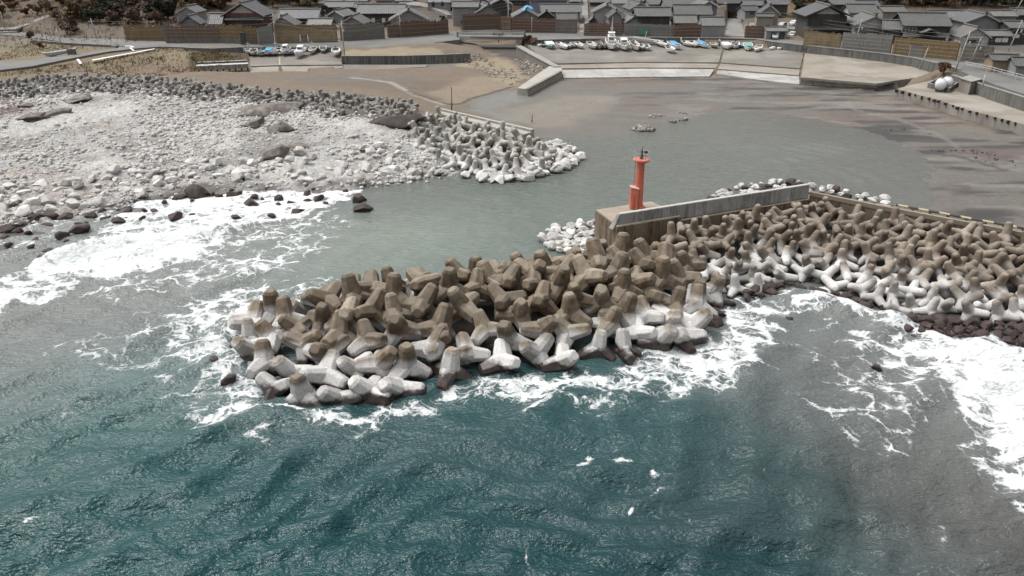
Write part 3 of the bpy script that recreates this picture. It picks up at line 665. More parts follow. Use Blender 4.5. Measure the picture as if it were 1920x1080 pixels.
hh = m.math('ADD', m.math('MULTIPLY', rough_h, m.maprange(ch, 0, 1, .22, 1.0)), m.math('MULTIPLY', m.math('MULTIPLY', b3, .8), m.maprange(ch, 0, .6, 1, 0)))
hh = m.math('ADD', hh, m.math('MULTIPLY', fm, .12))
m.bump(hh, 1.0, .55)
sob = link('sea', sme, None, m.m); setp(sob, 'teal sea with white surf, greyer in the harbour', kind='structure')

# ------------------------------------------------------------------ concrete armour blocks
def remeshed(name, mb, voxel, smooth_it=0, flat=False):
    me = mb.mesh('tmp'); o = bpy.data.objects.new('tmp', me); COL.objects.link(o)
    r = o.modifiers.new('r', 'REMESH'); r.mode = 'VOXEL'; r.voxel_size = voxel; r.use_smooth_shade = True
    if smooth_it:
        s_ = o.modifiers.new('s', 'SMOOTH'); s_.iterations = smooth_it; s_.factor = .5
    dg = bpy.context.evaluated_depsgraph_get(); dg.update()
    out = bpy.data.meshes.new_from_object(o.evaluated_get(dg)); out.name = name
    bpy.data.objects.remove(o); bpy.data.meshes.remove(me)
    return out
TET = [Vector((0, 0, 1))] + [Vector((math.sin(R(109.5)) * math.cos(a), math.sin(R(109.5)) * math.sin(a), math.cos(R(109.5)))) for a in (0, R(120), R(240))]
def tetrapod_shape(L, r0, r1, n, tip, core, jit=0.0, rr=rnd):
    mb = MB()
    for d in TET:
        l = L * (1 + rr.uniform(-jit, jit))
        mb.tube((0, 0, 0), d * (l - tip), r0, r1 + (r0 - r1) * tip / l, n)
        mb.tube(d * (l - tip - .001), d * l, r1 + (r0 - r1) * tip / l, r1 * .72, n)
    mb.lathe([(.02, -core), (core * .7, -core * .7), (core, 0), (core * .7, core * .7), (.02, core)], 10)
    return mb
angular = []
for k in range(5):
    mb = MB()
    rk = random.Random(40 + k)
    for d in TET:
        t = d.orthogonal().normalized(); q = d.cross(t); ph = rk.uniform(0, 1.5)
        L = 2.2 * rk.uniform(.94, 1.06); rings = []
        for s_, r_ in ((0, .96), (.5, .92), (L - .26, .66), (L - .02, .47), (L, .40)):
            ring = []
            for j in range(4):
                for dl in (-.27, .27):
                    an = j * math.pi / 2 + math.pi / 4 + dl + ph
                    ring.append(d * s_ + (t * math.cos(an) + q * math.sin(an)) * r_ * .97)
            rings.append(ring)
        mb.loft(rings)
    angular.append(mb.mesh('angular_armour_block', bevel=.035))
round_ = [remeshed('tetrapod', tetrapod_shape(1.68, .56, .37, 12, .2, .60, .04, random.Random(k)), .09, 2) for k in range(3)]
small = remeshed('small_tetrapod', tetrapod_shape(1.12, .45, .32, 7, .14, .48), .17, 1)
def rand_rot(rr, upright=.5):
    if rr.random() < upright:            # sits on three legs, the fourth leaning out
        return (Matrix.Rotation(rr.uniform(0, 6.28), 3, 'Z') @ Matrix.Rotation(rr.uniform(-.55, .55), 3, 'X') @ Matrix.Rotation(rr.uniform(-.55, .55), 3, 'Y'))
    q = Vector((rr.gauss(0, 1), rr.gauss(0, 1), rr.gauss(0, 1))).normalized()
    return Matrix.Rotation(rr.uniform(0, 6.28), 3, q)
def poisson(pol, dmin, n_try, rr, shrink=0.0, clip=None):
    xs = [p[0] for p in pol]; yy = [p[1] for p in pol]; pts = []
    cand = [(rr.uniform(min(xs), max(xs)), rr.uniform(min(yy), max(yy))) for _ in range(n_try)]
    sdv = sdist(pol, cand)
    for c_, s_ in zip(cand, sdv):
        if s_ < shrink: continue
        if clip and not clip(*c_): continue
        if all((c_[0] - q[0]) ** 2 + (c_[1] - q[1]) ** 2 > dmin * dmin for q in pts): pts.append(c_)
    return pts
ORD = 'first second third fourth fifth sixth seventh eighth ninth tenth eleventh twelfth thirteenth fourteenth fifteenth sixteenth seventeenth eighteenth nineteenth twentieth'.split()
TENS = {20: 'twenty', 30: 'thirty', 40: 'forty', 50: 'fifty', 60: 'sixty', 70: 'seventy', 80: 'eighty', 90: 'ninety'}
def ordw(k):
    if k < 20: return ORD[k]
    t, u = divmod(k + 1, 10)
    return TENS[t * 10][:-1] + 'ieth' if u == 0 else TENS[t * 10] + '-' + ORD[u - 1]
def label_rows(objs, rows, phrase, rev=False):
    """rows: list of row names from the top of the heap down; each block is told apart by its row and its count along it"""
    it = sorted(objs, key=lambda o: upx(*o.location)[1])
    n = len(it); per = math.ceil(n / len(rows))
    for i, rn in enumerate(rows):
        rw = sorted(it[i * per:(i + 1) * per], key=lambda o: upx(*o.location)[0], reverse=rev)
        for k, o in enumerate(rw): o['label'] = phrase(o, rn, ordw(k))
def place_blocks(name, meshes, mat, pts, zf, lift, rr, cat, group, sc=(1, 1), upright=.5):
    out = []
    for me in meshes:
        if not me.materials: me.materials.append(mat)
    for x, y in pts:
        o = bpy.data.objects.new(name, meshes[rr.randrange(len(meshes))]); COL.objects.link(o)
        M = rand_rot(rr, upright).to_4x4(); s_ = rr.uniform(*sc)
        o.matrix_world = Matrix.Translation((x, y, float(rbf_eval(zf, [(x, y)])[0, 0]) + lift + rr.uniform(-.25, .25))) @ M @ Matrix.Scale(s_, 4)
        o.location = o.matrix_world.translation
        setp(o, None, cat, group); out.append(o)
    return out
rr = random.Random(5)
mp_ = poisson(mound_poly, 1.90, 12000, rr, .1)
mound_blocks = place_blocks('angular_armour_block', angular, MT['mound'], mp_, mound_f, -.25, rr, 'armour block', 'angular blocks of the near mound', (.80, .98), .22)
def tone(o, top, mid, low):
    z = o.location.z
    return top if z > 2.1 else mid if z > 1.1 else low
label_rows(mound_blocks, ['crest row', 'second row', 'third row', 'fourth row', 'fifth row', 'waterline row'],
           lambda o, r_, k: f"{tone(o, 'brown stained', 'brown and white', 'white bleached')} angular block, {k} from the mound's seaward tip in its {r_}")
fp_ = poisson(fld_poly, 1.42, 14000, rr, -.1, lambda x, y: upx(x, y, 1.5)[0] < 1945)
fpw = []
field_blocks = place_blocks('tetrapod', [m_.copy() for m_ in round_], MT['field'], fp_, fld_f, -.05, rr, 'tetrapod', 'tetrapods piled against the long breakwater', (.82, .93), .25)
label_rows(field_blocks, ['top row', 'second row', 'third row', 'fourth row', 'fifth row', 'lowest row'],
           lambda o, r_, k: f"{tone(o, 'brown', 'tan and white', 'white bleached')} tetrapod by the brown wall, {k} from the lighthouse in the {r_}")
hp_ = poisson(hd_poly, 1.66, 8000, rr, -.1)
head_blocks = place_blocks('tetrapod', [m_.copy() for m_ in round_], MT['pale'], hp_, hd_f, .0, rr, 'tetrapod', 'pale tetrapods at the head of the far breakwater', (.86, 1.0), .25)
label_rows(head_blocks, ['top row', 'second row', 'third row', 'fourth row', 'waterline row'],
           lambda o, r_, k: f"{tone(o, 'pale green grey', 'olive stained pale', 'white')} tetrapod by the pale slab, {k} from the beach in the {r_}")
# the far grey ridge: hundreds of small blocks that read as one bank
rp_ = poisson(rg_poly, 1.12, 26000, rr, -.5, lambda x, y: -60 < upx(x, y, 2)[0] < 800)
n = len(small.vertices); co = np.zeros(n * 3, np.float32); small.vertices.foreach_get('co', co); co = co.reshape(-1, 3)
fcs = [tuple(p_.vertices) for p_ in small.polygons]
mb = MB()
for x, y in rp_:
    M = np.array(rand_rot(rr)) * rr.uniform(1.0, 1.3)
    z = float(rbf_eval(rg_f, [(x, y)])[0, 0]) + rr.uniform(.05, .55)
    mb.add((co @ M.T + np.array((x, y, z))).tolist(), fcs)
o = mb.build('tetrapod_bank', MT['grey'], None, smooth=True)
setp(o, 'long bank of small grey tetrapods behind the white rock shore', 'tetrapod bank', kind='stuff')

rr = random.Random(15)
mb = MB()
for x, y in poisson(fld_poly, 1.6, 12000, rr, -.1, lambda x, y: upx(x, y, 1.5)[0] >= 1947):
    M = np.array(rand_rot(rr, .3)) * 1.45; mb.add((co @ M.T + np.array((x, y, float(rbf_eval(fld_f, [(x, y)])[0, 0])))).tolist(), fcs)
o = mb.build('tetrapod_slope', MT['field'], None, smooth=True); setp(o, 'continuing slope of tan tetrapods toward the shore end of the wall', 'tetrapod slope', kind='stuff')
# ------------------------------------------------------------------ rocks
def rock_mesh(name, seed, sub=3, flat=.66, rugged=.42, cuts=11):
    rk = random.Random(seed); bm = bmesh.new()
    bmesh.ops.create_icosphere(bm, subdivisions=sub, radius=1.0)
    off = Vector((rk.uniform(0, 90), rk.uniform(0, 90), rk.uniform(0, 90)))
    pl = [(Vector((rk.gauss(0, 1), rk.gauss(0, 1), rk.gauss(0, 1))).normalized(), rk.uniform(.5, .85)) for _ in range(cuts)]
    sx, sy = rk.uniform(.85, 1.25), rk.uniform(.75, 1.1)
    for v in bm.verts:
        p_ = v.co.copy(); p_ *= 1 + rugged * mnoise.noise(p_ * 1.1 + off) + rugged * .5 * mnoise.noise(p_ * 2.7 + off)
        for nn, dd in pl:
            e = p_.dot(nn) - dd
            if e > 0: p_ -= nn * e * .97
        v.co = (p_.x * sx, p_.y * sy, p_.z * flat)
    me = bpy.data.meshes.new(name); bm.to_mesh(me); bm.free()
    me.polygons.foreach_set('use_smooth', [sub > 3] * len(me.polygons))
    return me
def rock_set(name, mat, n=5, **k):
    out = [rock_mesh(name, 100 + i + hash(name) % 1, **k) for i in range(n)]
    for me in out: me.materials.append(mat)
    return out
white_rocks = rock_set('boulder', MT['white_rock'], 6)
dark_rocks = rock_set('surf_rock', MT['dark_rock'], 5)
def place_rock(name, meshes, p_, s_, rr, cat, group, label, sink=.25, stretch=1.0):
    o = bpy.data.objects.new(name, meshes[rr.randrange(len(meshes))]); COL.objects.link(o)
    o.location = (p_[0], p_[1], p_[2] + s_ * (.45 - sink)); o.rotation_euler = (rr.uniform(-.3, .3), rr.uniform(-.3, .3), rr.uniform(0, 6.28))
    o.scale = (s_ * stretch, s_, s_ * rr.uniform(.85, 1.15))
    return setp(o, label, cat, group)
rr = random.Random(21)
# dark rocks awash in the surf: each seen in the photograph (u, v, width in pixels)
SURF = [(85, 487, 34), (92, 473, 20), (150, 432, 36), (116, 444, 26), (65, 412, 26), (100, 408, 30), (125, 410, 28), (150, 403, 14), (172, 406, 20), (190, 398, 18), (68, 415, 20), (15, 432, 30), (10, 446, 22), (95, 425, 18),
        (222, 416, 24), (327, 410, 34), (443, 409, 18), (338, 371, 22), (370, 368, 40), (384, 365, 26), (410, 368, 16), (436, 366, 22), (470, 381, 24), (520, 373, 18), (575, 364, 18), (597, 374, 24), (556, 397, 18), (512, 407, 16), (476, 370, 16),
        (260, 380, 16), (239, 398, 16), (290, 397, 14), (265, 413, 20), (196, 411, 16), (285, 365, 14), (300, 352, 18), (40, 425, 20), (545, 380, 12), (360, 404, 12), (680, 395, 36), (675, 375, 34), (640, 345, 18),
        (410, 678, 26), (428, 712, 26), (486, 654, 16), (1187, 661, 28), (1292, 655, 36), (1340, 605, 34), (1345, 590, 26), (1370, 570, 18), (1478, 600, 14), (1652, 625, 16), (1718, 637, 14), (1646, 692, 18), (1735, 610, 18), (1752, 612, 20), (1640, 560, 22), (1625, 574, 20), (1660, 578, 22), (1586, 556, 20), (1605, 552, 22)]
for _ in range(42):
    u = rr.uniform(-10, 660); c_ = 470 - .2 * u if u < 200 else 425 - .09 * u
    v = c_ - 22 + rr.gauss(0, 16) if u < 200 else c_ - 8 + rr.gauss(0, 13)
    if all(abs(u - a) > 9 or abs(v - b) > 6 for a, b, _w in SURF): SURF.append((u, v, rr.uniform(8, 15)))
sr = []
for u, v, wpx in SURF:
    p_ = P(u, v, 0.0); s_ = wpx * mpp(p_.y, 0) * .55
    sr.append(place_rock('surf_rock', dark_rocks, p_, s_, rr, 'rock', 'dark rocks awash in the surf', None, .28, 1.2))
def surf_label(o):
    u, v = upx(*o.location); b = 'big' if o.scale.y > 1.35 else 'middling' if o.scale.y > .8 else 'small'
    return b, ('shore' if u < 700 and v < 500 else 'mound' if u < 1420 else 'reef')
PH = {'shore': 'in the surf below the white shore', 'mound': 'awash at the block mound', 'reef': 'in the breakers off the tetrapods'}
for key in ('shore', 'mound', 'reef'):
    for b in ('big', 'middling', 'small'):
        g = sorted([o for o in sr if surf_label(o) == (b, key)], key=lambda o: upx(*o.location)[0])
        for k, o in enumerate(g): o['label'] = f"{b} dark rock {PH[key]}, {ordw(k)} of its size from seaward"
# outcrops of bare brown ledge on the white shore
OUT = [(503, 213, 84, 2.2, 'large brown slab ledge leaning under the grey tetrapod bank'), (478, 240, 40, 1.5, 'short brown ledge below the largest brown slab'), (525, 250, 56, 1.7, 'long tapering brown ledge in the middle of the white rocks'), (512, 296, 48, 1.4, 'round brown boulder ledge nearest the surf'),
       (95, 217, 58, 1.1, 'low brown ledge among the white rocks near the frame edge'), (52, 226, 46, .9, 'flat grey brown ledge outermost on the white shore'), (48, 204, 24, .9, 'small dark ledge above the flat ledges'), (552, 282, 44, .9, 'thin grey ledge beside the round brown boulder'), (735, 236, 74, 2.1, 'dark red brown rock face between the grey bank and pale blocks'), (140, 190, 56, .8, 'low brown ledge right under the grey tetrapod bank')]
for i, (u, v, wpx, hh_, lb) in enumerate(OUT):
    p_ = P(u, v + 4, 1.2); me = rock_mesh('outcrop', 300 + i, sub=4, flat=.5, rugged=.4, cuts=9); me.materials.append(MT['brown_rock'] if i != 8 else MT['dark_rock'])
    o = bpy.data.objects.new('rock_outcrop', me); COL.objects.link(o)
    hw = wpx * mpp(p_.y, 1) * .62
    p_ = PG(u, v + 3, 1.2); o.location = (p_.x, p_.y + hw * .3, max(p_.z, float(ground_z((p_.x, p_.y))[0])) + .3); o.scale = (hw, hw * .95, hh_ * 1.45); o.rotation_euler = (.12, -.1, R(-14))
    setp(o, lb, 'rock ledge')
# white boulders: the large ones singly, the rest of the stony shore as one
front_poly = poly(.4, (-20, 420), (110, 398), (230, 374), (330, 350), (450, 338), (560, 345), (700, 334), (830, 322), (800, 296), (700, 285), (560, 300), (420, 305), (250, 320), (120, 345), (-20, 365))
shr = sorted(poisson(front_poly, 1.15, 5000, rr, .2), key=lambda q: rr.random())[:150]
bl = []
for x, y in shr:
    s_ = rr.choice((.55, .65, .8, .95, 1.2))
    bl.append(place_rock('boulder', white_rocks, (x, y, max(float(ground_z((x, y))[0]), .05) - .05), s_, rr, 'boulder', 'bleached boulders along the shore', None, .2))
def size_word(o): return 'large' if o.scale.y > 1.0 else 'medium' if o.scale.y > .7 else 'small'
def label_boulders(bl, place, rows=3, ends='the open end'):
    names = [['upper'], ['upper', 'lower'], ['upper', 'middle', 'lower']][rows - 1]
    label_rows(bl, names, lambda o, r_, k: f"{size_word(o)} bleached boulder {place}, {k} from {ends} in the {r_} line")
label_rows(bl, ['upper line', 'second line', 'third line', 'lowest line'], lambda o, r_, k: f"{size_word(o)} bleached shore boulder, {k} from the frame edge in the {r_}")
def rocks_stuff(name, mat, pts, smin, smax, rr, label, zf=None, cat='rocks', sub=1, sink=.1):
    base = [rock_mesh('t', 500 + i, sub=sub, rugged=.3, cuts=5, flat=.7) for i in range(8)]
    bd = []
    for me in base:
        c_ = np.zeros(len(me.vertices) * 3, np.float32); me.vertices.foreach_get('co', c_); bd.append((c_.reshape(-1, 3), np.array([p_.vertices[:] for p_ in me.polygons])))
    hz = np.clip(ground_z(pts), -.3, 60) if zf is None else zf(np.asarray(pts))
    V, F, nv = [], [], 0
    for (x, y), z in zip(pts, hz):
        c_, f_ = bd[rr.randrange(8)]; s_ = (smin + (smax - smin) * rr.random() ** 2.4) * float(.55 + .75 * vnoise(np.array(x * .09), np.array(y * .09)))
        M = np.array(Euler((rr.uniform(-.4, .4), rr.uniform(-.4, .4), rr.uniform(0, 6.28))).to_matrix()) * s_
        V.append(c_ @ M.T + np.array((x, y, z + s_ * sink))); F.append(f_ + nv); nv += len(c_)
    V = np.vstack(V); F = np.vstack(F)
    me = bpy.data.meshes.new(name); me.from_pydata(V.tolist(), [], F.tolist()); me.polygons.foreach_set('use_smooth', [True] * len(F))
    o = link(name, me, None, mat); setp(o, label, cat, kind='stuff'); return o
def scatter(pol, n, rr, dens=None):
    xs = [p[0] for p in pol]; yy = [p[1] for p in pol]
    c_ = np.array([(rr.uniform(min(xs), max(xs)), rr.uniform(min(yy), max(yy))) for _ in range(n)])
    c_ = c_[sdist(pol, c_) > 0]
    if dens is not None: c_ = c_[dens(c_) > np.array([rr.random() for _ in range(len(c_))])]
    return c_.tolist()
sp_ = scatter(shore_poly, 42000, rr, lambda c_: .3 + .9 * sstep(.40, .55, fbm(c_[:, 0], c_[:, 1], .10, 3)))
ledges = [poly(.8, *q_) for q_ in (((110, 345), (150, 300), (190, 285), (245, 300), (250, 335), (180, 350)), ((0, 262), (30, 225), (110, 215), (190, 200), (280, 205), (240, 225), (120, 245), (60, 265)), ((470, 300), (560, 290), (700, 318), (680, 338), (560, 336), (500, 330)), ((560, 228), (700, 248), (760, 272), (640, 262)))]
lm = np.max([sstep(-.5, 1.2, sdist(q_, sp_)) for q_ in ledges], axis=0)
sp_ = [q for q, l_ in zip(sp_, lm) if rr.random() > l_ * .93]
sp_ = [q for q in sp_ if -80 < upx(q[0], q[1], .5)[0] < 860]
rocks_stuff('shore_stones', MT['white_rock'], sp_, .10, .58, rr, 'field of bleached white stones over the rocky shore')
rocks_stuff('shore_dark_stones', MT['dark_rock'], scatter(poly(.1, (-60, 438), (100, 412), (220, 390), (300, 368), (420, 357), (650, 352), (650, 342), (420, 344), (300, 352), (200, 374), (100, 395), (-60, 418)), 2600, rr, lambda c_: sstep(.4, .62, fbm(c_[:, 0], c_[:, 1], .3, 3))), .15, .6, rr, 'dark wet stones between the white shore and the surf', lambda q: np.full(len(q), .02))
hb_poly = poly(.3, (1010, 268), (1050, 266), (1098, 290), (1075, 308), (1040, 322), (1000, 336), (940, 340), (860, 330), (880, 318), (960, 326), (1005, 305))
hb = [place_rock('boulder', white_rocks, (x, y, max(G(x, y), 0.1)), rr.uniform(.6, 1.15), rr, 'boulder', 'white boulders round the far breakwater head', None, .15) for x, y in poisson(hb_poly, 1.05, 4000, rr)[:75]]
label_rows(hb, ['upper line', 'middle line', 'waterline'], lambda o, r_, k: f"{size_word(o)} white boulder below the pale slab, {k} from the beach in the {r_}")
pb_poly = poly(.4, (1015, 440), (1040, 425), (1085, 418), (1117, 412), (1117, 440), (1150, 455), (1120, 475), (1060, 470), (1030, 462))
pb = [place_rock('boulder', white_rocks, (x, y, .1), rr.uniform(.4, .85), rr, 'boulder', 'white boulders beside the lighthouse pedestal', None, .1) for x, y in poisson(pb_poly, .8, 4000, rr)[:60]]
label_rows(pb, ['far line', 'middle line', 'near line'], lambda o, r_, k: f"{size_word(o)} white boulder by the lighthouse pedestal, {k} from the water in the {r_}")
ib_poly = poly(.3, (1330, 372), (1370, 352), (1430, 342), (1500, 341), (1540, 350), (1600, 362), (1680, 378), (1660, 386), (1540, 360), (1460, 362), (1360, 378))
ib = [place_rock('boulder', white_rocks if rr.random() < .75 else dark_rocks, (x, y, .2), rr.uniform(.35, .8), rr, 'boulder', 'boulders on the harbour side of the parapet', None, .1) for x, y in poisson(ib_poly, 1.0, 4000, rr)[:60]]
label_rows(ib, ['far line', 'near line'], lambda o, r_, k: f"{size_word(o)} boulder behind the parapet wall, {k} from the lighthouse in the {r_}")
rf_poly = poly(.3, (1395, 548), (1480, 530), (1560, 548), (1640, 585), (1720, 600), (1800, 600), (1930, 612), (1930, 650), (1850, 632), (1780, 624), (1700, 622), (1640, 605), (1560, 560), (1480, 548), (1400, 560))
rf = [place_rock('surf_rock', dark_rocks, (x, y, .15), rr.uniform(.4, .8), rr, 'rock', 'dark rocks at the foot of the white tetrapods', None, .1) for x, y in poisson(rf_poly, .95, 6000, rr)[:90]]
label_rows(rf, ['upper line', 'middle line', 'lower line'], lambda o, r_, k: f"{size_word(o)} dark rock below the white tetrapods, {k} from the mound in the {r_}")
rocks_stuff('reef_stones', MT['dark_rock'], scatter(rf_poly, 2200, rr), .15, .45, rr, 'dark brown stones between the surf and the tetrapods', lambda q: np.full(len(q), .1))
hz_poly = poly(.05, (1200, 238), (1225, 205), (1290, 208), (1285, 232), (1240, 248))
rocks_stuff('harbour_rubble', MT['grey_rock'], scatter(poly(.05, (1215, 222), (1235, 206), (1288, 212), (1286, 226), (1262, 230), (1240, 222)), 520, rr, lambda c_: sstep(.42, .55, fbm(c_[:, 0], c_[:, 1], .4, 2))) + scatter(poly(.05, (1180, 246), (1200, 236), (1230, 241), (1228, 248)), 90, rr), .2, .62, rr, 'pale rubble breaking the shallow harbour water', lambda q: np.full(len(q), .12))
rocks_stuff('stream_rubble', MT['grey_rock'], scatter(poly(.9, (865, 116), (905, 112), (960, 128), (1010, 132), (985, 150), (955, 158), (925, 145), (890, 128)), 900, rr, lambda c_: .35 + sstep(.4, .6, fbm(c_[:, 0], c_[:, 1], .2, 2))) + scatter(poly(.8, (965, 112), (1020, 118), (1030, 130), (985, 138)), 500, rr), .2, .7, rr, 'broken grey stones heaped at the stream mouth')

# ------------------------------------------------------------------ breakwaters and the lighthouse
TOPZ = 3.5
A_, B_, C_, D_ = P(1116, 393, TOPZ), P(1157.5, 425, TOPZ), P(1228, 377, TOPZ), P(1240, 387, TOPZ)
COR = P(1519, 366, TOPZ)
t = empty('long_breakwater', (B_.x, B_.y, 0), 0, 'stained concrete breakwater with pedestal and raised parapet behind brown tetrapods', 'breakwater')
def rel(o, pts): return [Vector(p_) - Vector(o.location) for p_ in pts]
along = (COR - B_); along.z = 0; ln = along.length; along.normalize(); nrm = Vector((-along.y, along.x, 0))
pe = B_ + along * 7.9
ped = [A_, B_, pe, pe + nrm * 3.0, A_ + along * 7.2]
MB().prism(rel(t, ped), -1.5).build('pedestal', MT['pedestal'], t, bevel=.06)
body = [pe, B_ + along * ln, B_ + along * (ln + 1.0) + nrm * 2.2, pe + nrm * 2.2]
bz = [Vector((p_.x, p_.y, TOPZ - .5)) for p_ in body]
MB().prism(rel(t, bz), -1.5).build('wall_body', MT['pedestal'], t)
ps = B_ + along * .55 + nrm * .35
def off(p_, a_, n_, z): q = p_ + along * a_ + nrm * n_; return Vector((q.x, q.y, z))
L2 = ln - .4
sec = [(0, TOPZ - .45), (.12, TOPZ + 1.12), (.62, TOPZ + 1.12), (.80, TOPZ - .45)]
mbp = MB(); mbp.loft([rel(t, [off(ps, 0 if z > TOPZ else -.9, n_, z if k or True else z) for n_, z in sec]), rel(t, [off(ps, L2, n_, z) for n_, z in sec])])
mbp.build('parapet', MT['parapet'], t, bevel=.04)
# second leg, running to the shore outside the frame
E1, E2, E3 = P(1519, 364, 3.3), P(1655, 391, 3.3), P(1935, 444, 3.3); E4 = E3 + (E3 - E2)
def strip(pts, wid, z):
    out_l, out_r = [], []
    for i, p_ in enumerate(pts):
        d = (pts[min(i + 1, len(pts) - 1)] - pts[max(i - 1, 0)]); d.z = 0; d.normalize(); n_ = Vector((-d.y, d.x, 0))
        out_l.append(Vector((p_.x, p_.y, z)) + n_ * wid); out_r.append(Vector((p_.x, p_.y, z)))
    return out_r + list(reversed(out_l))
t = empty('shore_breakwater', (E1.x, E1.y, 0), 0, 'long brown concrete wall running from the parapet corner toward the quay', 'breakwater')
MB().prism(rel(t, strip([E1, E2, E3, E4], 1.9, 3.1)), -1.5).build('wall_body', MT['pedestal'], t)
MB().prism(rel(t, strip([E1, E2, E3, E4], .45, 3.55)), 2.9).build('wall_cap', conc('cap', (.22, .175, .13), (.32, .27, .21)), t)
MB().prism(rel(t, [p_ + Vector((.9, 1.7, 0)) for p_ in strip([P(1640, 388, 3.4), P(1668, 392, 3.4)], 1.2, 2.9)]), 1.0).build('landing_step', MT['pedestal'], t)
m = NT('striped_kerb'); sx = m.n('SeparateXYZ'); m.l(m.pos(), sx.inputs[0])
m.base(m.ramp(m.math('FRACT', m.math('MULTIPLY', sx.outputs['X'], .62)), [(0, (.04, .035, .03)), (.5, (.04, .035, .03)), (.52, (.50, .43, .28)), (1, (.50, .43, .28))])); MT['stripe'] = m.m
t = empty('striped_edge_rail', P(1680, 386, 3.3), 0, 'black and yellow striped kerb rail along the breakwater harbour edge', 'kerb rail')
q0, q1 = P(1680, 384, 3.35), P(1940, 432, 3.35); q2 = q1 + (q1 - q0)
mb = MB(); mb.tube(q0 - t.location, q2 - t.location, .13, .13, 8); mb.build('rail', MT['stripe'], t)
mb = MB()
for k in range(0, 16): c_ = q0.lerp(q2, k / 15) - t.location; mb.box(c_.x - .12, c_.x + .12, c_.y - .12, c_.y + .12, c_.z - .5, c_.z)
mb.build('rail_footing', MT['pedestal'], t)
# far pale breakwater
WZ = 3.2
t = empty('pale_breakwater', (P(900, 230, 0).x, P(900, 230, 0).y, 0), 0, 'pale cream concrete breakwater slab above the far white tetrapods', 'breakwater')
bw = [P(819, 212, WZ), P(982, 252, WZ), P(1002, 246, WZ), P(828, 206.5, WZ)]
MB().prism(rel(t, bw), -.8).build('slab', MT['palewall'], t, bevel=.07)
q = [Vector(p_) for p_ in bw]; lip = [q[3].lerp(q[0], .0), q[2], q[2].lerp(q[1], .28), q[3].lerp(q[0], .28)]
MB().prism(rel(t, [Vector((p_.x, p_.y, WZ + .35)) for p_ in lip]), WZ - .1).build('raised_kerb', MT['palewall'], t, bevel=.04)

lz = TOPZ
lp = P(1196, 389, lz)
red = dull('red_lighthouse_paint', [(.3, (.36, .07, .04)), (.42, (.58, .125, .07)), (.60, (.62, .155, .095)), (.78, (.66, .30, .23))], 1.6, .6, .2, .02, stretch=(1.6, 1.6, .22))
red2 = dull('faded_red_paint', [(.3, (.64, .29, .22)), (.5, (.62, .165, .11)), (.8, (.46, .09, .055))], 1.5, .6, .15, .02, stretch=(1, 1, .3))
t = empty('lighthouse', lp, 0, 'small red harbour lighthouse with railed gallery on the stained pedestal', 'lighthouse')
MB().lathe([(.53, 0), (.50, .5), (.44, 2.2), (.385, 4.9), (.44, 5.0)], 20).build('tower', red, t, smooth=False)
MB().lathe([(.74, 0), (.74, .22), (.63, .24)], 20).build('footing', red2, t)
MB().lathe([(.50, 4.98), (.86, 5.22), (.90, 5.24), (.90, 5.40), (.55, 5.42)], 24).build('gallery', red2, t)
ra = R(0)
mb = MB(); mb.prism([(-.98, -.62, 2.42), (-.25, -.9, 2.32), (-.02, -.3, 2.2), (-.3, .35, 2.3), (-.98, .15, 2.42)], 0.0)
ax = mb.build('annex', red2, t, bevel=.03)
mb = MB(); mb.prism([(-1.04, -.68, 2.50), (-.22, -1.0, 2.40), (.0, -.5, 2.3), (-.3, .38, 2.38), (-1.04, .2, 2.50)], [2.43, 2.33, 2.23, 2.31, 2.43]); mb.build('annex_roof', dull('cream_edge', [(.3, (.6, .36, .3)), (.7, (.62, .42, .36))], 2), t)
MB().box(-.78, -.42, -.86, -.74, .1, 1.75).build('door', red, t)
mb = MB(); mb.tube((-.62, 0, 2.3), (-.58, 0, 5.2), .022); mb.tube((-.62, .2, 2.3), (-.58, .2, 5.2), .022)
for k in range(10): mb.tube((-.61, 0, 2.5 + k * .27), (-.61, .2, 2.5 + k * .27), .016, n=5)
mb.build('ladder', red2, t)
mb = MB()
for k in range(10):
    an = k * 2 * math.pi / 10; mb.tube((math.cos(an) * .80, math.sin(an) * .80, 5.4), (math.cos(an) * .80, math.sin(an) * .80, 6.2), .016, n=6)
for zz in (5.75, 6.18):
    for k in range(20):
        a0, a1 = k * math.pi / 10, (k + 1) * math.pi / 10
        mb.tube((math.cos(a0) * .80, math.sin(a0) * .80, zz), (math.cos(a1) * .80, math.sin(a1) * .80, zz), .015, n=6)
mb.build('railing', MT['metal'], t)
MB().lathe([(.20, 5.42), (.20, 5.75), (.12, 5.8)], 12).build('lamp_base', MT['dark_metal'], t)
MB().lathe([(.12, 5.8), (.14, 5.95), (.14, 6.2), (.06, 6.35), (.02, 6.75)], 12).build('lamp', MT['dark_metal'], t, smooth=True)
mb = MB(); mb.tube((.45, .2, 5.42), (.45, .2, 6.1), .03); mb.box(.25, .65, .02, .08, 6.0, 6.25); mb.build('solar_panel', MT['dark_metal'], t)
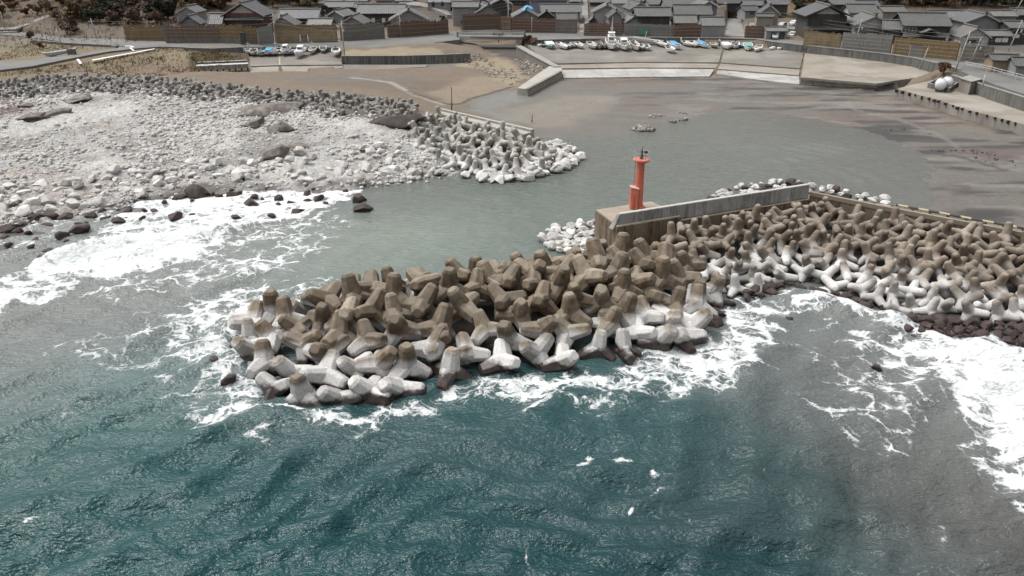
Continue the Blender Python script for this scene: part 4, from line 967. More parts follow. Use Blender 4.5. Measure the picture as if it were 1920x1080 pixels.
# ------------------------------------------------------------------ roads, slips, walls, quay
RZ = 4.55
CUTS = []
def cut_px(z, *uv): CUTS.append(([P(u, v, z) + Vector((0, 0, .45)) for u, v in uv], 0))
cut_px(.25, (1500, 157), (1640, 172), (1680, 165), (1757, 146), (1768, 141), (1790, 150), (1705, 162), (1684, 178), (1800, 216), (1920, 254), (2080, 300), (2080, 330), (1900, 275), (1770, 225), (1680, 192), (1600, 184), (1498, 172))
cut_px(.12, (1052, 145), (1180, 143.5), (1330, 142), (1343, 137), (1420, 148), (1500, 157), (1500, 166), (1400, 156), (1200, 152), (1050, 154))
cut_px(1.2, (878, 80), (968, 80), (985, 96), (1012, 114), (1030, 126), (960, 140), (925, 112), (905, 95))
for pts_ in ([P(868, 80, 1.2), P(976, 80, 1.2)],): CUTS.append((pts_ and [pts_[0] + Vector((0, 0, .45)), pts_[1] + Vector((0, 0, .45)), pts_[1] + Vector((3, 45, .45)), pts_[0] + Vector((-2, 45, .45))], 0))
def slab(name, mat, pts, zb, label=None, cat=None, kind=None, parent=None):
    CUTS.append(([P(*p_) for p_ in pts], zb))
    o = MB().prism([P(*p_) for p_ in pts], zb).build(name, mat, parent)
    return setp(o, label, cat, None, kind)
def zl(z, *uv): return [(u, v, z) for u, v in uv]
near_e = [(985, 74.2, 4.2), (1060, 72.6, 4.2), (1140, 71.4, 4.2), (1221, 70.8, 4.4), (1360, 72.3, 4.4), (1420, 74.6, 4.4), (1454, 79.4, 4.4), (1500, 84.6, 4.4), (1600, 95, 4.4), (1660, 101.4, 4.4), (1700, 107.2, 4.4), (1747, 116.6, 4.4), (1782, 124.6, 4.4), (1830, 145, 4.5), (1870, 160, 4.5), (1935, 182, 4.5)]
far_e = [(1935, 132), (1860, 121), (1795, 110), (1670, 96), (1575, 86), (1505, 77), (1440, 70), (1360, 66), (1260, 63), (1095, 61), (985, 59)]
slab('shore_road', MT['road'], near_e + zl(RZ, *far_e), 1.0, kind='structure')
slab('village_road', MT['road'], [(-40, 136, 4.5), (60, 124, 4.5), (140, 108, 4.5), (200, 97, 4.5), (262, 90, 4.5), (300, 87.5, 4.5), (360, 89, 4.3), (470, 87.6, 4.0), (560, 87.2, 4.0), (640, 88, 4.0), (700, 89, 4.0), (800, 82, 4.2), (862, 74, 4.5)] + zl(4.5, (862, 58), (740, 67), (640, 75), (520, 80), (415, 80), (312, 78), (238, 73), (130, 71), (60, 62), (0, 55), (-40, 52), (-40, 64), (20, 66), (90, 74), (140, 83), (225, 84), (222, 90), (150, 100), (60, 112), (-40, 118)), 2.6, kind='structure')
for pts in (((175, 113), (290, 91), (287, 89.5), (172, 111)), ((232, 86), (250, 86.5), (253, 88), (243, 91), (240, 90), (247, 88.3), (233, 88)), ((245, 90), (254, 95), (251, 95.5), (242, 90.5))):
    pass
def mark(name, uv, label):
    o = MB().prism([P(u, v, 4.512) for u, v in uv], 4.504).build(name, MT['white_paint']); setp(o, kind='structure')
mark('road_marking', [(174, 113.5), (288, 92.2), (290, 90.6), (172, 111.8)], '')
mark('road_marking', [(242, 89.2), (245, 89.2), (253, 95), (249, 95.4)], '')
mark('road_marking', [(232, 85.6), (246, 85.6), (252, 87.5), (248, 89), (243, 88.6), (247, 87.4), (244, 86.6), (232, 86.6)], '')
mark('road_marking', [(143, 111), (148, 110.5), (154, 119), (149, 119.6)], '')
slab('lane', MT['lane'], zl(4.65, (1360, 67), (1396, 68), (1392, 40), (1388, 30), (1362, 30)), 3.0, kind='structure')
slab('hill_lane', MT['lane'], [(1086, 61, 4.6), (1104, 61, 4.6), (1103, 30, 6.2), (1102, 8, 9.0), (1100, -8, 11), (1086, -8, 11), (1087, 8, 9.0), (1087, 30, 6.2)], 2.0, kind='structure')
slab('hill_path', MT['lane'], [(740, 3, 9.5), (755, 8, 9.0), (790, 11, 8.6), (815, 17, 8.0), (838, 28, 6.8), (846, 28, 6.8), (838, 18, 7.6), (815, 9, 8.8), (785, 4, 9.6), (750, 0, 10)], 4.0, kind='structure')
q = [PG(u, v) + Vector((0, 0, .12)) for u, v in ((-10, 57), (30, 56), (60, 45), (85, 36), (96, 32), (90, 29.5), (72, 36), (50, 45), (25, 53), (-10, 54))]
o = MB().prism(q, [p_.z - .5 for p_ in q]).build('hill_path', MT['lane']); setp(o, kind='structure')
# right slipway
t = empty('boat_slip', P(1180, 110, 1.5), 0, 'wide tan concrete boat slip with bleached foot along the village front', 'slipway')
def part(name, mat, pts, zb, root=None):
    r_ = root or t
    CUTS.append(([P(*p_) for p_ in pts], zb))
    return MB().prism([P(*p_) - r_.location for p_ in pts], (zb - r_.location.z)).build(name, mat, r_)
part('upper_slope', MT['slip'], [(985, 80, 3.1), (1060, 80, 3.1), (1150, 81, 3.05), (1260, 81.5, 2.9), (1356, 85, 2.9), (1348, 117, 1.75), (1200, 116, 1.7), (1045, 119, 1.7), (1010, 104, 2.2)], .2)
part('step', MT['quay'], [(1045, 119.4, 1.45), (1200, 116.4, 1.45), (1347, 117.4, 1.5), (1342, 127, 1.2), (1200, 126.5, 1.2), (1052, 128, 1.2)], .1)
part('bleached_apron', MT['apron'], [(1052, 128.4, .95), (1200, 127, .95), (1341, 127.6, .95), (1330, 143, .30), (1180, 144.5, .30), (1056, 146, .30)], -.6)
part('upper_slope', MT['slip'], [(1360, 85.5, 2.9), (1430, 88.5, 2.9), (1508, 94.5, 2.9), (1500, 128, 1.75), (1352, 117, 1.75)], .2)
part('step', MT['quay'], [(1352, 117.5, 1.5), (1500, 128.5, 1.5), (1498, 141, 1.2), (1346, 129, 1.2)], .1)
part('bleached_apron', MT['apron'], [(1346, 129.6, 1.0), (1498, 141.6, 1.0), (1499, 158, .35), (1420, 149, .35), (1343, 138, .35)], -.6)
t = empty('landing_quay', P(1600, 135, 1.8), 0, 'pale sandy concrete quay with dark fender marks below the curved sea wall', 'quay')
part('deck', MT['quay'], [(1509, 94.5, 2.9), (1563, 101.5, 2.9), (1660, 111, 2.8), (1725, 123, 2.7), (1764, 133, 2.5), (1766, 139, 2.2), (1680, 151, 1.75), (1644, 157, 1.7), (1502, 145, 1.7), (1506, 125, 1.9)], -.6)
for k in range(8):
    f_ = k / 7; c_ = P(1502, 146, 1.6).lerp(P(1644, 158, 1.6), f_) - t.location; MB().box(c_.x - .16, c_.x + .16, c_.y - .22, c_.y, c_.z - .35, c_.z + .02).build('fender', MT['dark_rock'], t, bevel=.04)
part('raised_kerb', MT['quay'], [(1502, 143.5, 1.95), (1600, 151.5, 1.95), (1644, 155, 1.95), (1680, 149.2, 1.98), (1680, 150.6, 1.98), (1644, 156.6, 1.95), (1502, 145, 1.95)], 1.5)
t = empty('harbour_quay', P(1800, 190, 1.9), 0, 'long stained quay with tank and broken dark edge on the harbour side', 'quay')
part('deck', MT['quay'], [(1681, 167, 2.0), (1750, 185, 2.0), (1815, 206, 2.0), (1935, 237, 2.0), (2080, 280, 2.0), (2080, 215, 2.2), (1935, 184, 2.2), (1870, 170, 2.2), (1800, 152, 2.2), (1757, 148, 2.1), (1705, 160, 2.05)], -.7)
e = [P(1681, 167.5, 1.98), P(1750, 185.5, 1.98), P(1815, 206.5, 1.98), P(1935, 237.5, 1.98), P(2080, 280, 1.98)]
rq = random.Random(8)
for a_, b_ in zip(e[:-1], e[1:]):
    n_ = int((b_ - a_).length / 1.6)
    for k in range(n_):
        c_ = a_.lerp(b_, (k + rq.random() * .6) / n_) - t.location; l_ = rq.uniform(.12, .5)
        MB().box(c_.x - l_, c_.x + l_, c_.y - .2, c_.y + rq.uniform(.02, .25), c_.z - rq.uniform(.25, .7), c_.z + rq.uniform(.03, .1)).build('fender', MT['dark_rock'], t, bevel=.05)
# sea walls
def wall(name, line, th, zb, mat, capmat, label, cat='sea wall', cap=.18, slope=0.0):
    t_ = empty(name, P(*line[0]), 0, label, cat); t_.location.z = 0
    pts = [P(*p_) for p_ in line]; back = []
    for i, p_ in enumerate(pts):
        d = pts[min(i + 1, len(pts) - 1)] - pts[max(i - 1, 0)]; d.z = 0; d.normalize(); back.append(p_ + Vector((-d.y, d.x, 0)) * th)
    o_ = Vector(t_.location)
    MB().prism([p_ - o_ - Vector((0, 0, cap)) for p_ in pts + back[::-1]], zb).build('wall_face', mat, t_)
    fr = [p_ - (b_ - p_) * .12 for p_, b_ in zip(pts, back)]
    MB().prism([p_ - o_ for p_ in fr + back[::-1]], [p_.z - cap + .003 for p_ in fr + back[::-1]]).build('wall_cap', capmat, t_)
    return t_
capm = conc('wall_cap', (.25, .24, .215), (.33, .32, .295))
wall('sea_wall', [(1221, 69.3, 4.75), (1290, 70, 4.75), (1360, 71, 4.75), (1420, 73, 4.75), (1454, 78, 4.75), (1535, 87, 4.75), (1600, 93.5, 4.75), (1660, 100, 4.75), (1714, 107.5, 4.75), (1747, 115, 4.75), (1784, 123.5, 4.75), (1800, 129, 4.6)], .5, 1.0, MT['seawall'], capm, 'curved dark grey sea wall with pale cap behind the boats')
for u, v in ((1248, 82), (1276, 83), (1309, 84), (1348, 86)):
    p_ = P(u, v, 2.9); o = MB().prism([(p_.x - .18, p_.y - .5, 4.2), (p_.x + .18, p_.y - .5, 4.2), (p_.x + .18, p_.y + .3, 4.7), (p_.x - .18, p_.y + .3, 4.7)], 2.7).build('wall_buttress', MT['darkwall'], None)
    o['label'] = 'dark concrete buttress against the sea wall among the boats'; o['category'] = 'buttress'; o['group'] = 'buttresses of the sea wall'
wall('low_road_wall', [(990, 74.6, 4.25), (1060, 73, 4.25), (1140, 71.8, 4.25), (1219, 71, 4.4)], .6, 1.0, MT['darkwall'], capm, 'low dark retaining wall under the road behind the first boats')
wall('beach_wall', [(640, 104.5, 3.3), (760, 104, 3.3), (830, 102, 3.3), (882, 99.5, 3.3)], .5, -.2, MT['darkwall'], capm, 'straight dark grey retaining wall along the brown beach')
slab('beach_footing', MT['slip'], [(640, 121, 1.25), (760, 121.5, 1.25), (800, 121, 1.2), (800, 125, 1.05), (740, 129, 1.05), (640, 130, 1.05)], .3, 'pale concrete footing strip at the dark beach wall', 'footing')
t = empty('small_boat_slip', P(550, 115, 1.8), 0, 'smaller concrete boat slip with ten beached boats', 'slipway')
part('upper_slope', MT['slip'], [(466, 97, 2.85), (522, 96, 2.85), (522, 122, 1.75), (470, 124, 1.75)], .3)
part('upper_slope', MT['slip'], [(526, 96, 2.85), (632, 97, 2.85), (642, 121, 1.75), (526, 122, 1.75)], .3)
part('step', MT['quay'], [(469, 124.5, 1.5), (522, 122.5, 1.5), (524, 138, 1.1), (470, 141, 1.1)], .3)
part('step', MT['quay'], [(526, 122.5, 1.5), (643, 121.5, 1.5), (643, 127, 1.3), (577, 131, 1.3), (577, 138, 1.15), (530, 138, 1.15)], .3)
q = [P(*p_) for p_ in ((640, 104.8, 3.3), (760, 104.3, 3.3), (830, 102.3, 3.3), (882, 99.8, 3.3))]
CUTS.append(([Vector((p_.x, p_.y + .9, 1.45)) for p_ in q] + [Vector((p_.x, p_.y - 9, 1.45)) for p_ in reversed(q)], 0))
part('joint', MT['darkwall'], [(522.2, 96, 2.80), (525.8, 96, 2.80), (525.8, 122, 1.70), (522.2, 122, 1.70)], .3)
wall('slip_wall', [(462, 88.2, 4.06), (540, 88, 4.06), (634, 88.6, 4.06)], .4, 1.5, MT['darkwall'], capm, 'dark low wall between the road and the smaller slip')
# jetties
t = empty('angled_jetty', P(1010, 145, 0), 0, 'short angled concrete jetty at the stream mouth', 'jetty')
part('deck', MT['palewall'], [(970, 165, 1.9), (990, 167.5, 1.9), (1053, 134, 1.9), (1054, 129, 1.9), (1044, 122, 1.9), (1030, 124, 1.9)], -.6)
part('edge_kerb', MT['slip'], [(990, 167, 2.1), (1053, 133.5, 2.1), (1050, 132.2, 2.1), (985, 166.3, 2.1)], 1.85)
wall('training_wall', [(968, 86, 4.0), (1000, 104, 3.0), (1040, 125, 2.1)], 1.6, -.4, MT['slip'], capm, 'sloping concrete wall from the bridge down to the angled jetty')
cut_px(1.15, (364, 121), (468, 117), (474, 141), (362, 144))
t = empty('beach_pier', P(418, 128, 1.0), 0, 'grey beam pier on dark posts beside the grassy bank', 'pier')
part('beam', MT['parapet'], [(368, 124, 2.9), (465, 119.5, 2.9), (465, 117, 2.9), (368, 121, 2.9)], 1.95)
part('back_beam', MT['seawall'], [(370, 117.5, 3.1), (463, 113.5, 3.1), (463, 112, 3.1), (370, 116, 3.1)], 2.6)
for k in range(9):
    c_ = P(370 + k * 11.5, 124 - k * .55, 2.9) - t.location; MB().box(c_.x - .14, c_.x + .14, c_.y + .3, c_.y + .6, -1.2, .93).build('post', MT['dark_metal'], t)
# the bridge
t = empty('road_bridge', P(920, 76, 3.0), 0, 'pale grey road bridge with railings over the stream', 'bridge'); t.location.z = 0
o_ = Vector(t.location)
bl_, br_ = P(858, 68, 4.7), P(984, 69, 4.7); dy = Vector((0, 4.6, 0))
MB().prism([p_ - o_ for p_ in (bl_, br_, br_ + dy, bl_ + dy)], 4.25).build('deck', MT['lane'], t)
for k, yy in ((0, -.25), (1, 4.6)):
    MB().prism([Vector((bl_.x + .6, bl_.y + yy, 4.62)) - o_, Vector((br_.x - .6, bl_.y + yy, 4.62)) - o_, Vector((br_.x - .6, bl_.y + yy + .24, 4.62)) - o_, Vector((bl_.x + .6, bl_.y + yy + .24, 4.62)) - o_], 3.75).build('girder', MT['metal'], t)
    mb = MB(); n_ = 14; L = br_.x - bl_.x
    for j in range(n_ + 1): x = bl_.x + L * j / n_ - o_.x; mb.box(x - .05, x + .05, bl_.y + yy - o_.y + .05, bl_.y + yy - o_.y + .15, 4.625, 5.7)
    for zz in (5.05, 5.4, 5.72): mb.box(bl_.x - o_.x, br_.x - o_.x, bl_.y + yy - o_.y + .02, bl_.y + yy - o_.y + .18, zz - .06, zz + .06)
    mb.build('railing', MT['metal'], t)
for x in (bl_.x - .6, br_.x + .0): MB().box(x - o_.x, x - o_.x + .7, bl_.y - o_.y - .5, bl_.y - o_.y + 5.2, -1, 4.24).build('abutment', MT['darkwall'], t)
for x in (bl_.x, br_.x): MB().box(x - o_.x - .25, x - o_.x + .25, bl_.y - o_.y - .45, bl_.y - o_.y - .02, 4.2, 5.95).build('end_post', MT['lane'], t)
# tanks and the fuel hut on the quay
t = empty('tank_enclosure', P(1765, 160, 2.1), 0, 'low concrete bund wall around the two white tanks', 'enclosure'); o_ = Vector(t.location)
q = [P(1738, 164, 2.1), P(1779, 174, 2.1), P(1795, 163, 2.1), P(1756, 154, 2.1)]; cen = sum((p_ for p_ in q), Vector()) / 4
for i in range(4):
    a_, b_ = q[i], q[(i + 1) % 4]; ia, ib_ = a_.lerp(cen, .10), b_.lerp(cen, .10)
    MB().prism([Vector((p_.x, p_.y, 3.05)) - o_ for p_ in (a_, b_, ib_, ia)], 1.9 - o_.z).build('bund_wall', MT['seawall'], t)
tm = dull('tank_white', [(.3, (.55, .56, .57)), (.7, (.68, .69, .70))], .7, .4, 0)
for i, (u, v) in enumerate(((1764, 159), (1776, 156))):
    c_ = P(u, v, 3.3); t = empty('fuel_tank', c_ - Vector((0, 0, 1.1)), R(-28), ('front' if i == 0 else 'rear') + ' one of two white round ended fuel tanks on the quay', 'tank', 'white fuel tanks')
    mb = MB(); prof = [(.05, -2.0), (.55, -1.95), (.95, -1.65), (1.08, -1.2), (1.08, 1.2), (.95, 1.65), (.55, 1.95), (.05, 2.0)]
    mb.lathe(prof, 18); me = mb.mesh('shell', True); me.transform(Matrix.Translation((0, 0, 1.25)) @ Matrix.Rotation(R(90), 4, 'X')); link('shell', me, t, tm)
    for yy in (-1.1, 1.1): MB().box(-.8, .8, yy - .15, yy + .15, -.1, .75).build('saddle', MT['seawall'], t)
    MB().lathe([(.18, 2.3), (.18, 2.5)], 10).build('hatch', MT['metal'], t)
hq = [P(1795, 171, 2.1), P(1815, 178, 2.1), P(1834, 173, 2.1), P(1812, 165, 2.1)]
t = empty('pump_hut', P(1815, 172, 2.1), 0, 'flat roofed concrete hut beside the tanks', 'hut'); o_ = Vector(t.location)
MB().prism([Vector((p_.x, p_.y, 4.5)) - o_ for p_ in hq], -.2).build('wall', MT['quay'], t)
cen = sum(hq, Vector()) / 4
MB().prism([Vector((p_.x, p_.y, 4.72)) + (p_ - cen) * .08 - o_ for p_ in hq], 2.42).build('roof', MT['seawall'], t)
c_ = hq[1].lerp(hq[2], .5) - o_; d_ = (hq[2] - hq[1]).normalized(); n_ = Vector((d_.y, -d_.x, 0))
MB().prism([c_ - d_ * .45 + n_ * .05 + Vector((0, 0, 1.9)), c_ + d_ * .45 + n_ * .05 + Vector((0, 0, 1.9)), c_ + d_ * .45 - n_ * .03 + Vector((0, 0, 1.9)), c_ - d_ * .45 - n_ * .03 + Vector((0, 0, 1.9))], .02).build('door', MT['metal'], t)
wall('ramp_wall', [(1786, 140, 4.0), (1812, 148, 4.3), (1860, 163, 4.5), (1935, 186, 4.5)], .45, 1.5, MT['seawall'], capm, 'grey retaining wall of the rising road behind the pump hut')
blue = dull('blue_plastic', [(.3, (.02, .05, .2)), (.7, (.05, .12, .34))], 3, .5, 0)
for i, (u, v, s_) in enumerate(((1835, 170, .55), (1842, 174, .6), (1848, 175, .5))):
    p_ = P(u, v, 2.1); o = MB().box(-s_, s_, -s_ * .7, s_ * .7, 0, s_ * 1.1).build('crate', blue, None, bevel=.06); o.location = p_; o.rotation_euler.z = .4 * i
    setp(o, ['small blue crate against the pump hut', 'blue crate in the middle beside the pump hut', 'blue crate farthest from the pump hut'][i], 'crate', 'blue crates by the hut')
p_ = P(1853, 173.5, 2.1); o = MB().lathe([(.3, 0), (.45, .1), (.45, .6), (.1, .8)], 12).build('float_buoy', MT['white_paint'], None); o.location = p_; setp(o, 'round white float beside the blue crates', 'buoy')

# ------------------------------------------------------------------ village: fences
def fence_mat(name, a, b, top):
    m = NT(name); o = m.objc()
    n_ = m.noise(m.mapping(o, (5, 5, .35)), 1.2, 5, .7); big = m.noise(o, .5, 4)
    c = m.ramp(n_, [(.3, a), (.7, b)]); c = m.mix(m.maprange(big, .45, .7, 0, .6), c, top)
    z = m.n('SeparateXYZ'); m.l(m.n('TexCoord').outputs['Generated'], z.inputs[0])
    c = m.mix(m.maprange(z.outputs['Z'], .62, .85, 0, .75), c, top)
    m.base(c); m.rough(.9); m.bump(n_, .5, .08); return m.m
FM = {'gold': fence_mat('golden_bamboo', (.165, .112, .055), (.27, .195, .105), (.19, .12, .052)), 'tan': fence_mat('tan_bamboo', (.235, .17, .09), (.37, .29, .18), (.17, .105, .045)),
      'brown': fence_mat('brown_bamboo', (.12, .082, .06), (.21, .155, .12), (.15, .09, .06)), 'grey': fence_mat('grey_weathered_bamboo', (.14, .13, .12), (.24, .225, .205), (.155, .12, .10)),
      'red': fence_mat('red_brown_bamboo', (.105, .062, .045), (.19, .125, .095), (.17, .10, .062)), 'slate': fence_mat('grey_board', (.15, .15, .145), (.23, .23, .22), (.19, .19, .18))}
RAILM = dull('bamboo_rail', [(.3, (.27, .235, .185)), (.7, (.38, .345, .285))], 3, .8, 0)
def fence(u0, v0, u1, v1, vt0, vt1, kind, label, base=0.0, ragged=.25, rails=3, zg=4.6, opening=None):
    a_, b_ = P(u0, v0, zg), P(u1, v1, zg); d = b_ - a_; L = d.length; ang = math.atan2(d.y, d.x)
    h0, h1 = zat(vt0, a_.y) - zg, zat(vt1, b_.y) - zg
    t_ = empty('bamboo_fence', a_, ang, label, 'fence'); t_.location.z = zg - .2
    rf_ = random.Random(int(u0)); mb_ = MB(); n_ = max(4, int(L / .32))
    for k in range(n_):
        x0, x1 = L * k / n_, L * (k + 1) / n_
        if opening and opening[0] * L < (x0 + x1) / 2 < opening[1] * L: zb = opening[2]
        else: zb = base
        hh_ = h0 + (h1 - h0) * k / n_ + .2 + rf_.uniform(-ragged, ragged)
        y0 = rf_.uniform(-.05, .05); mb_.box(x0, x1 - .02, y0, y0 + .16, zb, hh_)
    mb_.build('panel', FM[kind], t_)
    for k in range(rails):
        f_ = (k + .6) / rails; mb_ = MB(); mb_.tube((0, -.14, base + (h0 - base) * f_ * .9 + .2), (L, -.14, base + (h1 - base) * f_ * .9 + .2), .038, n=5); mb_.build('rail', RAILM, t_)
    n_ = max(2, int(L / 4))
    for k in range(n_ + 1): x = L * k / n_; MB().box(x - .08, x + .08, .2, .36, 0, h0 + (h1 - h0) * k / n_ - .1).build('post', FM['brown'], t_)
    if base: MB().box(-.05, L + .05, -.2, .3, -.6, base - .01).build('plinth', MT['seawall'], t_)
    if opening:
        MB().box(opening[0] * L + .1, opening[1] * L - .1, .22, .3, .0, opening[2] - .05).build('gate', FM['slate'], t_)
    return t_
FEN = [(236, 75, 308, 76, 50, 47, 'gold', 'ragged straw fence at the end of the village by the dark bushes', 0, .6, 2), (309, 77, 320, 77, 46, 46, 'slate', 'short grey board panel between straw and brown fences', 0, .1, 1),
       (312, 80, 414, 80, 48, 49, 'brown', 'long brown fence on a mossy grey plinth', 1.2, .3, 3), (415, 80, 459, 81, 47, 47, 'gold', 'short golden thatch fence above the dark pillar', 1.2, .3, 3), (460, 81, 483, 81, 51, 51, 'gold', 'low golden fence next to the grey stepped wall', 1.2, .3, 3),
       (485, 82, 514, 82, 53, 46, 'slate', 'grey boarded fence block with a dark side', 0, .15, 3), (517, 80, 633, 77, 47, 46, 'tan', 'tall tan bamboo fence with a brown top and small gate', .3, .1, 4), (640, 76, 722, 71, 46, 42, 'grey', 'grey weathered fence behind the tall pole', .3, .35, 3),
       (728, 70, 752, 68.5, 47, 46, 'brown', 'narrow brown fence panel by the white board', 0, .2, 2), (753, 69, 841, 62, 40, 37, 'red', 'low red brown brush fence beside the bridge', .2, .4, 3), (868, 56, 938, 53, 27, 25, 'brown', 'brown fence behind the bridge railing', 0, .2, 2),
       (942, 59, 958, 60, 33, 33, 'brown', 'small brown fence next to the bridge end pole', 0, .2, 2), (960, 60, 1040, 61, 33, 36, 'red', 'red brown fence under the blue tarp roof', .2, .25, 4), (1041, 61, 1081, 62, 37, 37, 'grey', 'dark grey shed fence with white box', 0, .1, 3),
       (1095, 65, 1167, 66, 43, 43, 'red', 'red brown fence behind the big mast boat', .2, .25, 4), (1169, 66, 1261, 68, 44, 47, 'slate', 'pale grey board fence around the green shutter', .2, .1, 4), (1262, 69, 1314, 69, 47, 45, 'red', 'brown topped fence left of the grey corrugated shed', .2, .15, 3),
       (1396, 70, 1442, 71, 48, 50, 'brown', 'brown lattice fence under the blue sheet', 0, .15, 3), (1505, 85, 1574, 90, 56, 64, 'tan', 'light brown fence below the red walled house', .4, .25, 4), (1576, 91, 1668, 100, 61, 66, 'slate', 'long grey fence below the white gabled house', .2, .15, 4),
       (1672, 101, 1792, 113, 70, 79, 'gold', 'long golden brown fence with a grey gate before the big tiled house', .2, .12, 4), (1797, 114, 1856, 119, 86, 88, 'grey', 'grey fence below the white shed', .3, .2, 3)]
for f_ in FEN:
    op = {517: (.40, .52, 2.1), 1672: (.27, .47, 2.9), 312: None}.get(f_[0])
    fence(*f_[:8], base=f_[8], ragged=f_[9], rails=f_[10], opening=op)
p_ = P(1206, 67, 4.6); o = MB().box(-1.55, 1.55, -.12, .06, .35, 2.1).build('green_shutter', dull('green_sheet', [(.3, (.06, .19, .11)), (.7, (.10, .27, .16))], .8, .6, 0), None, bevel=.05); o.location = p_ + Vector((0, -.25, 0)); setp(o, 'green shutter board on the pale grey fence', 'shutter')
for u, v, lb in ((731, 69, 'white notice board standing at the grey fence end'), (1069, 61, 'white box on the dark shed fence')):
    p_ = P(u, v, 4.6); t = empty('notice_board', p_ + Vector((0, -.4, 0)), 0, lb, 'board'); sc_ = 1 if u < 900 else .6
    MB().box(-.6 * sc_, .6 * sc_, -.05, .05, .4, 1.9 * sc_).build('board', MT['white_paint'], t); MB().box(-.05, .05, -.04, .04, 0, .39).build('leg', MT['metal'], t)

# ------------------------------------------------------------------ village: houses
def roof_mat(name, a, b, per=.62):
    m = NT(name); o = m.objc(); g = m.n('NewGeometry')
    sx = m.n('SeparateXYZ'); m.l(o, sx.inputs[0]); nn = m.n('VectorTransform', vector_type='NORMAL', convert_from='WORLD', convert_to='OBJECT'); m.l(g.outputs['True Normal'], nn.inputs[0])
    sn = m.n('SeparateXYZ'); m.l(nn.outputs[0], sn.inputs[0])
    isx = m.maprange(m.math('ABSOLUTE', sn.outputs['X']), .15, .2)
    cross = m.n('Mix'); cross.data_type = 'FLOAT'; m.l(isx, cross.inputs[0]); m.l(sx.outputs['X'], cross.inputs[2]); m.l(sx.outputs['Y'], cross.inputs[3])
    w1 = m.math('ABSOLUTE', m.math('SINE', m.math('MULTIPLY', cross.outputs[0], math.pi / per)))
    w2 = m.math('FRACT', m.math('MULTIPLY', sx.outputs['Z'], 3.2))
    n_ = m.noise(o, .6, 5, .65); n2_ = m.noise(m.mapping(o, (1.3, 1.3, 1.3)), 2.2, 3, .6)
    c = m.ramp(n_, [(.3, a), (.7, b)]); c = m.mix(m.maprange(w1, 0, .45, .5, 0), c, g3(.5, a)); c = m.mix(m.maprange(w2, 0, .2, .3, 0), c, g3(.55, a)); c = m.mix(m.maprange(n2_, .58, .7, 0, .5), c, g3(1.4, b))
    m.base(c); m.rough(.55); m.bump(m.math('ADD', w1, w2), .5, .08); return m.m
RM = {'grey': roof_mat('grey_tile_roof', (.075, .075, .073), (.115, .115, .11)), 'dark': roof_mat('dark_tile_roof', (.038, .039, .041), (.07, .07, .072)), 'light': roof_mat('light_tile_roof', (.12, .118, .11), (.175, .172, .16)),
      'mauve': roof_mat('slate_blue_roof', (.062, .062, .07), (.10, .10, .11)), 'brown': roof_mat('brown_tile_roof', (.09, .08, .071), (.14, .125, .112)), 'sheet': roof_mat('corrugated_sheet_roof', (.12, .12, .117), (.18, .18, .174), .35)}
def wm(name, a, b): return dull(name, [(.3, a), (.7, b)], .5, .85, .1, .02, stretch=(1.5, 1.5, .4))
WM = {'white': wm('white_plaster_wall', (.36, .352, .345), (.47, .462, .45)), 'grey': wm('grey_plaster_wall', (.19, .19, .19), (.28, .28, .28)), 'dark': wm('dark_board_wall', (.035, .032, .03), (.075, .068, .062)), 'wood': wm('red_brown_board_wall', (.10, .05, .042), (.17, .09, .075)),
      'beige': wm('beige_wall', (.25, .22, .175), (.34, .30, .245)), 'blue': wm('blue_grey_wall', (.16, .17, .21), (.235, .245, .285)), 'tan': wm('tan_board_wall', (.22, .165, .11), (.32, .25, .18))}
GLASS = dull('window_glass', [(.3, (.03, .035, .045)), (.7, (.08, .09, .11))], 1, .12, 0)
RIDGE = dull('ridge_tile', [(.3, (.07, .07, .07)), (.7, (.13, .13, .128))], 2, .6, .2)
BARGE = {'white': MT['white_paint'], 'grey': MT['pole'], 'dark': MT['dark_metal']}
